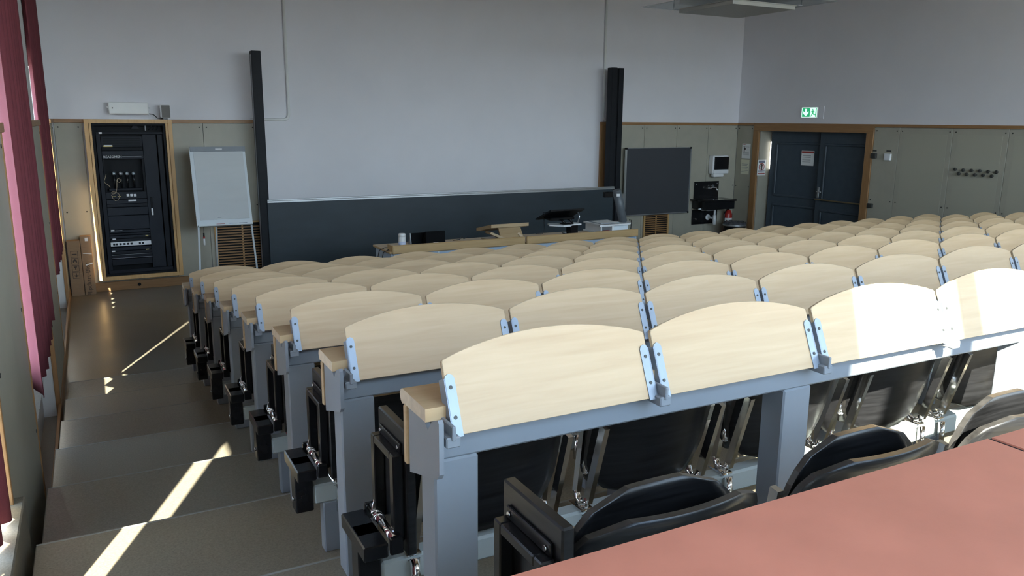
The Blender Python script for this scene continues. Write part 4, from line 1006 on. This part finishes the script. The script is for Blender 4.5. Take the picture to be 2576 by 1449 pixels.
# ------------------------------------------------------------------ right wall: notices, exit sign, switches, hooks
def notice(pts, m, label, header=None, ax_off=0.033, kind='lines', xw=None):
    xw = XR-ax_off if xw is None else xw
    a = at(*pts[0], 0, xw); b = at(*pts[1], 0, xw)
    y1, y0, z1, z0 = a[1], b[1], a[2], b[2]
    t = thing('wall_notice', label, 'notice', (xw, (y0+y1)/2, z0))
    MB().box(xw-0.0025, xw, y0, y1, z0, z1).build('sheet', m, t)
    h = z1-z0; w = y1-y0; x = xw-0.0035
    if kind == 'lines':
        if header: MB().box(x, x+0.001, y0+w*0.06, y1-w*0.06, z1-h*0.17, z1-h*0.06).build('header_band', header, t)
        for i, f in enumerate((0.30, 0.40, 0.52, 0.60, 0.74, 0.84)):
            MB().box(x, x+0.001, y0+w*(0.25 if i % 2 else 0.12), y1-w*0.1, z1-h*f-0.004, z1-h*f+0.004).build('printed_line', 'greyprint', t)
    elif kind == 'person':
        yc_ = y1-w*0.28; zc = z1-h*0.40
        MB().box(x, x+0.001, y1-w*0.4, y1-w*0.08, z1-h*0.07, z1-h*0.04).build('printed_line', 'redprint', t)
        MB().box(x, x+0.001, yc_-0.012, yc_+0.012, zc-0.06, zc+0.03).box(x, x+0.001, yc_-0.04, yc_+0.012, zc+0.0, zc+0.025).box(x, x+0.001, yc_-0.012, yc_+0.012, zc+0.038, zc+0.06).build('printed_figure', 'print', t)
        for f in (0.22, 0.60, 0.66, 0.72, 0.78): MB().box(x, x+0.001, y0+w*0.12, y1-w*0.1, z1-h*f-0.003, z1-h*f+0.003).build('printed_line', 'greyprint', t)
    elif kind == 'ban':
        yc_ = (y0+y1)/2; zc = z1-h*0.45; R = w*0.33
        for f in (0.08, 0.13, 0.18): MB().box(x, x+0.001, y0+w*0.12, y1-w*0.12, z1-h*f-0.006, z1-h*f+0.006).build('printed_line', 'navyprint', t)
        n = 24; vs = []; F = []
        for rr in (R, R*0.82):
            vs += [(x, yc_+rr*math.cos(2*math.pi*k/n), zc+rr*math.sin(2*math.pi*k/n)) for k in range(n)]
        F = [(k, (k+1) % n, n+(k+1) % n, n+k) for k in range(n)]
        MB().add(vs, F).bar((x, yc_+R*0.6, zc-R*0.6), (x, yc_-R*0.6, zc+R*0.6), R*0.16, 0.001).build('prohibition_ring', 'redprint', t)
        MB().box(x-0.0005, x+0.0005, yc_-0.02, yc_+0.03, zc, zc+0.05).box(x-0.0005, x+0.0005, yc_-0.005, yc_+0.02, zc-0.06, zc).build('printed_figure', 'print', t)
        MB().box(x, x+0.001, y0+w*0.08, y1-w*0.08, z1-h*0.73, z1-h*0.70).box(x, x+0.001, yc_-0.02, yc_+0.02, z1-h*0.80, z1-h*0.77).build('printed_line', 'navyprint', t)
        MB().box(x, x+0.001, y0+w*0.08, y1-w*0.08, z1-h*0.90, z1-h*0.855).build('printed_band', 'redprint', t)
notice(((1868, 361), (1886, 399)), 'paperwhite', 'white notice with a small black figure, left of the door frame', kind='person')
notice(((1865, 401), (1883, 439)), 'papercream', 'cream printed notice below the white notice, left of the door frame')
yd1_ = at(1908, 400, 0, XR)[1]
def notice_on_reveal():
    y = yd1_-0.02
    x0 = at(1905, 420, 1, y)[0]; x1 = at(1926, 420, 1, y)[0]; z1 = at(1915, 402, 1, y)[2]; z0 = at(1915, 441, 1, y)[2]
    t = thing('wall_notice', 'white prohibition notice with red ring, beside the open door leaf', 'notice', ((x0+x1)/2, y, z0))
    MB().box(x0, x1, y-0.003, y, z0, z1).build('sheet', 'paperwhite', t)
    w = x1-x0; h = z1-z0; xc = (x0+x1)/2; zc = z1-h*0.45; R = w*0.34; yy = y-0.004; n = 24
    for f in (0.07, 0.12, 0.17): MB().box(x0+w*0.12, x1-w*0.12, yy, yy+0.001, z1-h*f-0.006, z1-h*f+0.006).build('printed_line', 'navyprint', t)
    vs = []
    for rr in (R, R*0.80): vs += [(xc+rr*math.cos(2*math.pi*k/n), yy, zc+rr*math.sin(2*math.pi*k/n)) for k in range(n)]
    MB().add(vs, [(k, (k+1) % n, n+(k+1) % n, n+k) for k in range(n)]).bar((xc-R*0.6, yy, zc-R*0.6), (xc+R*0.6, yy, zc+R*0.6), R*0.16, 0.001, (0, 1, 0)).build('prohibition_ring', 'redprint', t)
    MB().box(xc-0.03, xc+0.02, yy-0.001, yy, zc, zc+0.06).box(xc-0.01, xc+0.02, yy-0.001, yy, zc-0.06, zc).build('printed_figure', 'print', t)
    MB().box(x0+w*0.1, x1-w*0.1, yy, yy+0.001, z1-h*0.74, z1-h*0.71).box(xc-0.02, xc+0.02, yy, yy+0.001, z1-h*0.81, z1-h*0.77).build('printed_line', 'navyprint', t)
    MB().box(x0+w*0.08, x1-w*0.08, yy, yy+0.001, z1-h*0.91, z1-h*0.86).build('printed_band', 'redprint', t)
notice_on_reveal()
def notice_on_door():
    d = bpy.data.objects['door_1']; bpy.context.view_layer.update()
    ctr = at(2014, 398, 0, XR+0.17); xw = XR+0.17
    a = at(2002, 379, 0, xw); b = at(2027, 418, 0, xw)
    y0, y1, z0, z1 = 0, a[1]-b[1], b[2], a[2]; w = y1; h = z1-z0
    t = thing('wall_notice', 'grey notice with red heading on the dark blue open door leaf', 'notice', (0, 0, 0))
    MB().box(-0.0325, -0.0295, 0, w, 0, h).build('sheet', 'paperwhite', t)
    MB().box(-0.0335, -0.0325, w*0.02, w*0.98, h*0.84, h*0.97).build('header_band', 'redprint', t)
    for f in (0.70, 0.66, 0.55, 0.44, 0.38, 0.25): MB().box(-0.0335, -0.0325, w*0.25, w*0.9, h*f-0.004, h*f+0.004).build('printed_line', 'greyprint', t)
    ang = d.rotation_euler.z; L = d.location
    yl = -(L.y-b[1])/math.cos(ang)
    M4 = Matrix.Translation(L) @ Matrix.Rotation(ang, 4, 'Z') @ Matrix.Translation((0.002, yl, z0))
    t.location = M4.translation; t.rotation_euler = (0, 0, ang)
notice_on_door()
def exit_sign():
    xw = XR-0.03
    a = at(2017, 270, 0, xw); b = at(2055, 296, 0, xw); y1, y0, z1, z0 = a[1], b[1], a[2], b[2]
    t = thing('exit_sign', 'lit green emergency exit sign with arrow and running figure above the door', 'sign', (XR, (y0+y1)/2, z0))
    MB().box(xw, XR, y0, y1, z0, z1, 0.004).build('housing', 'white', t)
    MB().box(XR-0.012, XR, y0-0.13, y0-0.02, z0-0.02, z1+0.02, 0.003).build('mounting_plate', 'wall', t)
    w = y1-y0; h = z1-z0; x = xw
    Y = lambda f: y1-w*f
    Z = lambda f: z0+h*f
    MB().box(x-0.002, x, Y(0.98), Y(0.02), Z(0.03), Z(0.97)).build('lit_border', 'signwhite', t)
    MB().box(x-0.003, x-0.002, Y(0.55), Y(0.06), Z(0.08), Z(0.92)).build('green_field', 'green', t); MB().box(x-0.003, x-0.002, Y(0.95), Y(0.89), Z(0.08), Z(0.92)).build('green_edge', 'green', t)
    c = 0.29
    MB().prism([(Y(c-0.06), Z(0.84)), (Y(c+0.06), Z(0.84)), (Y(c+0.06), Z(0.52)), (Y(c+0.17), Z(0.62)), (Y(c+0.17), Z(0.42)), (Y(c), Z(0.14)), (Y(c-0.17), Z(0.42)), (Y(c-0.17), Z(0.62)), (Y(c-0.06), Z(0.52))], 0, x-0.004, x-0.003).build('arrow', 'signwhite', t)
    fg = MB()
    hc = [(Y(0.72+0.035*math.cos(k*math.pi/4)), Z(0.78+0.055*math.sin(k*math.pi/4))) for k in range(8)]
    fg.prism(hc, 0, x-0.004, x-0.003)
    for p, q, wd in (((0.73, 0.68), (0.74, 0.42), 0.028), ((0.73, 0.66), (0.64, 0.60), 0.012), ((0.64, 0.60), (0.60, 0.50), 0.012), ((0.74, 0.66), (0.83, 0.58), 0.012), ((0.74, 0.44), (0.67, 0.30), 0.016), ((0.67, 0.30), (0.62, 0.10), 0.014), ((0.74, 0.44), (0.80, 0.28), 0.016), ((0.80, 0.28), (0.90, 0.28), 0.014)):
        fg.bar((x-0.0035, Y(p[0]), Z(p[1])), (x-0.0035, Y(q[0]), Z(q[1])), wd, 0.001)
    fg.build('running_figure', 'green', t)
exit_sign()
def switch(x0, y0, x1, y1, m, label, tab=True):
    xw = XR-0.03
    a = at(x0, y0, 0, xw); b = at(x1, y1, 0, xw)
    t = thing('wall_switch', label, 'switch', (xw, (a[1]+b[1])/2, b[2]))
    MB().box(xw-0.035, xw, b[1], a[1], b[2], a[2], 0.006).build('housing', m, t)
    MB().box(xw-0.039, xw-0.035, b[1]+0.015, a[1]-0.015, b[2]+0.015, a[2]-0.015, 0.002).build('rocker', m, t)
    if tab: MB().box(xw-0.004, xw, b[1]+0.02, a[1]-0.02, a[2]+0.03, a[2]+0.055).build('name_tab', 'switchdark', t)
switch(2193, 385, 2206, 399, 'switchdark', 'dark square wall switch right of the door frame, at eye level')
switch(2227, 386, 2242, 404, 'white', 'white square wall switch beside the dark one')
switch(2184, 511, 2196, 524, 'switchdark', 'dark square wall socket low down right of the door frame', tab=False)
def hooks():
    xw = XR-0.032; P = [(2404, 426), (2424, 428), (2445, 429), (2466, 430), (2487, 432), (2508, 433), (2413, 437), (2433, 438.5), (2454, 440), (2474, 441), (2496, 443)]
    proto = None
    for i, (x, y) in enumerate(P):
        p = at(x, y, 0, xw-0.03)
        pos = ('%s in the upper row' % ORD[i]) if i < 6 else ('%s in the lower row' % ORD[i-6])
        lab = 'dark round coat knob on the right wall, '+pos+' from the door'
        if proto is None:
            proto = thing('coat_knob', lab, 'coat hook', (xw, p[1], p[2]), 'coat knobs on the right wall')
            MB().tube([(0, 0, 0), (-0.045, 0, 0)], 0.009, 8).build('stem', 'switchdark', proto, org=O0)
            MB().tube([(-0.03, 0, 0), (-0.037, 0, 0), (-0.052, 0, 0), (-0.060, 0, 0)], [0.014, 0.026, 0.026, 0.016], 12).build('knob', 'switchdark', proto, org=O0)
        else:
            c = copy_tree(proto); c.location = (xw, p[1], p[2]); c['label'] = lab
hooks()

# ------------------------------------------------------------------ hanging lamp
def lamp():
    z = 3.90; x0, x1, y0, y1 = 6.55, 7.62, 6.24, 7.27
    t = thing('ceiling_lamp', 'flat square hanging lamp with clear wider plate near the ceiling', 'lamp', ((x0+x1)/2, (y0+y1)/2, z))
    MB().box(x0, x1, y0, y1, z, z+0.045, 0.003).build('lamp_box', 'lampmetal', t)
    MB().box(x0-0.01, x1+0.01, y0-0.01, y1+0.01, z+0.045, z+0.055).build('upper_flange', 'lampmetal', t)
    MB().box(x0-0.36, x1+0.36, y0-0.34, y1+0.34, z+0.085, z+0.095).build('clear_plate', 'lampglass', t)
    for x in (x0-0.05, x1+0.05):
        for y in (y0-0.05, y1+0.05):
            MB().tube([(x, y, z+0.055), (x, y, ZC)], 0.006, 6).build('suspension_rod', 'steel', t)
            MB().box(min(x, x0 if x < x0 else x1)-0.01, max(x, x0 if x < x0 else x1)+0.01, y-0.01, y+0.01, z+0.047, z+0.057).build('bracket', 'alu', t)
lamp()

# ------------------------------------------------------------------ lecturer's desks and what stands on them
DZ = 0.90
DF = None
def teacher_desks():
    global DF
    zf = 0.965                         # top of the front board
    p = at(1150, 606, 2, zf); yfr = (at(993, 617, 2, zf)[1]+at(1600, 577, 2, zf)[1])/2
    DF = yfr
    xs = [at(984, 617, 2, zf)[0], at(1322, 594, 1, yfr)[0], at(1326, 594, 1, yfr)[0], at(1607, 578, 1, yfr)[0]]
    zb = at(1150, 628, 1, yfr)[2]
    yb = at(948, 614, 2, zb+0.03)[1]
    xl = at(948, 614, 2, zb+0.03)[0]
    for i, (x0, x1) in enumerate(((xs[0], xs[1]), (xs[2], xs[3]))):
        lab = ('left lecturer desk with pale blue panels and raised wooden front board', 'right lecturer desk, carrying the tilted monitor, with raised wooden front board')[i]
        t = thing('lecturer_desk', lab, 'desk', ((x0+x1)/2, (yfr+yb)/2, 0), 'lecturer desks before the blackboard')
        ov = 0.03 if i == 0 else 0.0
        MB().box(x0-ov, x1, yfr+0.03, yb, zb, zb+0.028, 0.006).build('desk_top', 'deskwood', t)
        MB().box(x0, x1, yfr, yfr+0.032, zb-0.002, zf, 0.010).build('front_board', 'deskwood', t)
        if i == 0: MB().box(x0, x0+0.032, yfr+0.032, yfr+0.20, zb+0.028, zf, 0.008).build('return_board', 'deskwood', t)
        n = 3; w = (x1-x0-0.04)/n
        for j in range(n):
            a = x0+0.02+j*w
            MB().box(a+0.006, a+w-0.006, yfr+0.05, yfr+0.07, 0.08, zb-0.004, 0.003).build('front_panel', 'deskpanel', t)
            if j: MB().box(a-0.012, a+0.012, yfr+0.045, yfr+0.08, 0.0, zb-0.004, 0.003).build('upright', 'flipframe', t)
        MB().box(x0+0.0, x0+0.02, yfr+0.05, yb-0.03, 0.0, zb-0.002, 0.003).build('side_panel', 'deskpanel', t)
        MB().box(x1-0.02, x1, yfr+0.05, yb-0.03, 0.0, zb-0.002, 0.003).build('side_panel', 'deskpanel', t)
        MB().box(x0+0.02, x1-0.02, yfr+0.08, yfr+0.10, 0.0, 0.09).build('plinth', 'flipbar', t)
    return yfr, yb, zb+0.028, zf
yfr, ybk, zdt, zfb = teacher_desks()
def on_desk():
    # white wipes canister standing behind the front board
    y = yfr+0.11; p = at(1011.5, 612, 1, y); zt = at(1011, 587, 1, y)[2]; r = 0.045
    c = thing('wipes_canister', 'white cylindrical wipes canister at the left end of the desk', 'canister', (p[0], y, zdt))
    MB().lathe([(r, 0), (r, zt-zdt-0.045), (r*0.97, zt-zdt-0.04)], (p[0], y, zdt), 20).build('tub', 'white', c)
    MB().lathe([(r*0.99, 0), (r*0.99, 0.030), (r*0.90, 0.042), (r*0.5, 0.045)], (p[0], y, zt-0.045), 20).build('lid', 'white', c)
    MB().lathe([(r*1.01, 0), (r*1.01, 0.06)], (p[0], y, zdt+0.045), 20).build('label_band', 'paleblue', c)
    # two small dark panels on the desk
    y = yfr+0.22
    a = at(1071, 583, 1, y); b = at(1119, 582, 1, y)
    t = thing('desk_display', 'small black wedge-shaped display unit on the left desk', 'display', ((a[0]+b[0])/2, y, zdt))
    z1 = a[2]
    MB().prism([(y-0.02, zdt), (y+0.0, z1), (y+0.02, z1), (y+0.16, zdt)], 0, a[0], b[0]).build('body', 'matteblack', t)
    MB().bar(((a[0]+b[0])/2-0.035, y-0.0165, zdt+0.045), ((a[0]+b[0])/2+0.035, y-0.0165, zdt+0.045), 0.014, 0.004, (0, 1, 0)).build('badge', 'label', t)
    y2 = yfr+0.36
    a = at(1033, 588, 1, y2); b = at(1072, 587, 1, y2)
    t = thing('dark_panel', 'low dark glossy screen leaning on the left desk behind the canister', 'display', ((a[0]+b[0])/2, y2, zdt))
    MB().prism([(y2, zdt), (y2+0.03, a[2]), (y2+0.045, a[2]), (y2+0.10, zdt)], 0, a[0]+0.012, b[0]).build('screen', 'matteblack', t)
    MB().prism([(y2-0.002, zdt), (y2+0.028, a[2]), (y2+0.045, a[2]), (y2+0.10, zdt)], 0, a[0], a[0]+0.012).build('edge', 'flipbar', t)
    # cables hanging over the left end and lying on the top
    xl = at(948, 614, 2, zdt)[0]
    x0 = at(984, 617, 1, yfr)[0]
    for i, (yy, lab) in enumerate(((yfr+0.30, 'longer'), (yfr+0.14, 'shorter'))):
        o = MB().tube([(x0+0.16, yy-0.03, zdt+0.006), (x0+0.02, yy, zdt+0.012), (x0-0.05, yy+0.01, zdt-0.02), (x0-0.075, yy+0.02, zdt-0.14), (x0-0.08, yy+0.02, 0.3), (x0-0.05, yy+0.02, 0.01)], 0.005, 6).build('power_cable', 'cable', None, org=Vector((x0, yy, zdt)))
        tag(o, 'black cable hanging over the left desk end, %s one' % ('farther' if i == 0 else 'nearer'), 'cable', 'cables at the left desk end')
    q = at(1160, 604, 2, zdt)
    o = MB().tube([(q[0]-0.12, q[1], zdt+0.004), (q[0]-0.02, q[1], zdt+0.012), (q[0]+0.02, q[1]+0.02, zdt+0.05), (q[0]+0.04, q[1], zdt+0.015), (q[0]+0.10, q[1]+0.03, zdt+0.03)], 0.006, 6).build('loose_cable', 'cable', None, org=Vector((q[0], q[1], zdt)))
    tag(o, 'small loose black cable between the display and the wooden lectern', 'cable')
    # wooden table lectern: slanted top on crossed boards
    y0, y1 = yfr+0.14, yfr+0.60
    xa = at(1224, 580, 1, y0+0.1)[0]; xb = at(1330, 563, 1, y0)[0]
    t = thing('table_lectern', 'wooden table lectern with slanted top on splayed boards', 'lectern', ((xa+xb)/2, (y0+y1)/2, zdt))
    zn = at(1290, 562, 1, y0)[2]; zfar = zn-0.10
    th = 0.045
    MB().prism([(y0, zn-th), (y0, zn), (y1, zfar), (y1, zfar-th)], 0, xa+0.02, xb).build('slanted_top', 'lectern', t)
    bx0, bx1 = xa+0.17, xb-0.08
    vs = [(bx0+0.05, y0+0.10, zdt+0.03), (bx1+0.06, y0+0.10, zdt+0.03), (bx1-0.02, y0+0.06, zn-th-0.005), (bx0-0.02, y0+0.06, zn-th-0.005)]
    vs2 = [(x, y+0.03, z) for x, y, z in vs]
    MB().add(vs+vs2, [(0, 1, 2, 3), (7, 6, 5, 4), (0, 4, 5, 1), (1, 5, 6, 2), (2, 6, 7, 3), (3, 7, 4, 0)]).build('front_support', 'lectern', t)
    MB().bar((xa+0.07, y0+0.20, zn-0.13), (xa+0.30, y0+0.16, zdt+0.012), 0.03, 0.24, (0, 1, 0)).build('side_brace', 'lectern', t)
    MB().box(xa+0.06, xb-0.06, y0+0.06, y1-0.06, zdt, zdt+0.022, 0.003).build('foot_board', 'lectern', t)
    MB().bar((xb-0.10, y0+0.20, zn-0.16), (xb-0.02, y0+0.18, zdt+0.012), 0.03, 0.24, (0, 1, 0)).build('side_brace', 'lectern', t)
    MB().box(bx0+0.12, bx0+0.14, y0+0.094, y0+0.10, zdt+0.06, zdt+0.10).build('clip', 'blackmetal', t)
    # tilted monitor on a column with keyboard tray
    yc = yfr+0.42
    xc = at(1440, 580, 1, yc)[0]; zc = at(1440, 562, 1, yc)[2]
    t = thing('pen_display', 'large black tilted monitor on an arm above a white keyboard tray', 'monitor', (xc, yc, zdt))
    MB().box(xc-0.065, xc+0.065, yc-0.05, yc+0.07, zdt+0.012, zc-0.02, 0.006).build('column', 'blackmetal', t)
    MB().prism([(xc-0.10, yc-0.05), (xc+0.10, yc-0.06), (xc+0.14, yc+0.10), (xc-0.10, yc+0.12)], 2, zdt, zdt+0.012).build('base', 'blackmetal', t)
    tl = at(1384, 563, 1, yc)[0]; tr_ = at(1457, 563, 1, yc)[0]
    MB().prism([(tl, yc+0.02), (tl+0.14, yc-0.14), (xc-0.12, yc-0.14), (xc-0.04, yc-0.06), (tr_, yc-0.06), (tr_, yc+0.10), (tl+0.05, yc+0.16)], 2, zc-0.02, zc).build('keyboard_tray', 'white', t)
    MB().box(tl+0.17, tl+0.34, yc-0.08, yc+0.02, zc, zc+0.012, 0.003).build('keyboard', 'blackmetal', t)
    mz = at(1405, 545, 1, yc)[2]
    x0, x1 = at(1349, 550, 1, yc-0.20)[0], at(1455, 540, 1, yc)[0]
    # the screen lies back: near edge up, far edge low; its underside faces the room
    ny, fy = yc-0.12, yc+0.30
    nl, nr = at(1384, 532, 1, ny), at(1466, 528, 1, ny); fl_, fr_ = at(1349, 553, 1, fy), at(1436, 549, 1, fy)
    nz = (nl[2]+nr[2])/2; fz = (fl_[2]+fr_[2])/2; x0 = (nl[0]+fl_[0])/2; x1 = (nr[0]+fr_[0])/2
    vs = [(x0, ny, nz), (x1, ny, nz), (x1, fy, fz), (x0, fy, fz)]
    up = Vector((0, -(fz-nz), fy-ny)).normalized()*0.022
    vt = [tuple(Vector(v)+up) for v in vs]
    MB().add(vs+vt, [(3, 2, 1, 0), (4, 5, 6, 7), (0, 1, 5, 4), (1, 2, 6, 5), (2, 3, 7, 6), (3, 0, 4, 7)]).build('monitor', 'screen', t)
    xm = (x0+x1)/2-0.02
    MB().box(xm-0.20, xm+0.20, yc-0.02, yc+0.18, (nz+fz)/2-0.06, (nz+fz)/2-0.02, 0.01).build('vesa_housing', 'blackmetal', t)
    MB().tube([(xc, yc, zc), (xc-0.02, yc+0.03, zc+0.05), (xm+0.08, yc+0.06, (nz+fz)/2-0.04)], 0.018, 8).tube([(xc-0.12, yc, zc), (xm+0.0, yc+0.05, (nz+fz)/2-0.05)], 0.018, 8).build('arm', 'blackmetal', t)
    MB().tube([(xc+0.06, yc-0.04, zc), (xc+0.08, yc-0.05, zc+0.10), (xc+0.07, yc-0.02, zc+0.16)], 0.010, 8).build('side_arm', 'alu', t)
    MB().box(tl+0.02, tl+0.20, yc+0.0, yc+0.10, zc+0.05, zc+0.075, 0.004).build('docking_unit', 'blackmetal', t)
    q = at(1352, 590, 2, zdt)
    o = MB().tube([(q[0]-0.03, q[1], zdt+0.012), (q[0]+0.03, q[1], zdt+0.010), (q[0]+0.09, q[1]+0.01, zdt+0.005), (q[0]+0.13, q[1]+0.02, zdt+0.06), (q[0]+0.12, q[1]+0.05, zdt+0.30), (x0+0.10, ny+0.06, nz+0.0)], 0.004, 6).build('monitor_cable', 'cable', None, org=Vector((q[0], q[1], zdt)))
    tag(o, 'thin black cable dropping from the tilted monitor to the desk', 'cable')
    # document camera: white base, thick slanted grey column
    yv = yfr+0.40
    a = at(1494, 566, 1, yv); b = at(1577, 563, 1, yv); zt = at(1530, 563, 1, yv-0.10)[2]
    t = thing('document_camera', 'document camera with white base and thick leaning grey column on the right desk', 'document camera', ((a[0]+b[0])/2, yv, zdt))
    xm = a[0]+(b[0]-a[0])*0.42
    MB().box(a[0], xm, yv-0.16, yv-0.13, zt-0.03, zt).box(a[0]+0.02, xm, yv-0.16, yv+0.25, zdt, zdt+0.015).box(a[0]+0.02, a[0]+0.04, yv-0.15, yv+0.25, zdt, zt-0.02).box(xm-0.03, xm, yv-0.15, yv+0.25, zdt, zt-0.02).box(a[0]+0.04, xm, yv+0.2, yv+0.25, zdt, zt-0.02).build('open_box', 'white', t)
    pts = [(a[0], yv-0.16), (xm, yv-0.18)]+[(b[0]-0.14+0.16*math.sin(math.radians(d)), yv-0.02-0.16*math.cos(math.radians(d))) for d in range(0, 181, 20)]+[(b[0]-0.2, yv+0.25), (a[0], yv+0.28)]
    MB().prism(pts, 2, zt-0.02, zt).build('base_plate', 'white', t)
    MB().prism([(x, y) for x, y in pts], 2, zdt, zdt+0.02).box(xm, b[0]-0.05, yv-0.10, yv+0.2, zdt+0.02, zt-0.02).build('base_body', 'flipframe', t)
    MB().box(a[0]+0.05, xm+0.14, yv-0.10, yv+0.22, zt, zt+0.012, 0.003).build('dark_work_surface', 'flipbar', t)
    MB().box(a[0]+0.06, xm+0.13, yv-0.09, yv+0.21, zt+0.012, zt+0.014).build('paper_sheet', 'paperwhite', t)
    c0 = at(1567, 570, 1, yv); c1 = at(1551, 478, 1, yv)
    MB().tube([(c0[0], yv, zt), (c1[0], yv, c1[2])], 0.062, 18).build('column', 'vis', t)
    e = at(1554, 491, 1, yv-0.07); MB().box(e[0]-0.02, e[0]+0.035, yv-0.075, yv-0.05, e[2]-0.02, e[2]+0.02, 0.003).build('lamp_lens', 'label', t)
    MB().box(c1[0]-0.22, c1[0]-0.08, yv-0.03, yv+0.03, c1[2]-0.10, c1[2]-0.02, 0.006).build('side_head', 'blackmetal', t)
    MB().tube([(c0[0]+0.07, yv-0.05, c0[2]+0.10), (c0[0]+0.09, yv-0.08, zt+0.03), (c0[0]+0.07, yv-0.10, zdt+0.02)], 0.006, 6).build('cable', 'cable', t)
    MB().box(a[0]+0.12, a[0]+0.26, yv-0.10, yv-0.05, zdt+0.02, zdt+0.035).build('red_case', 'redprint', t)
on_desk()
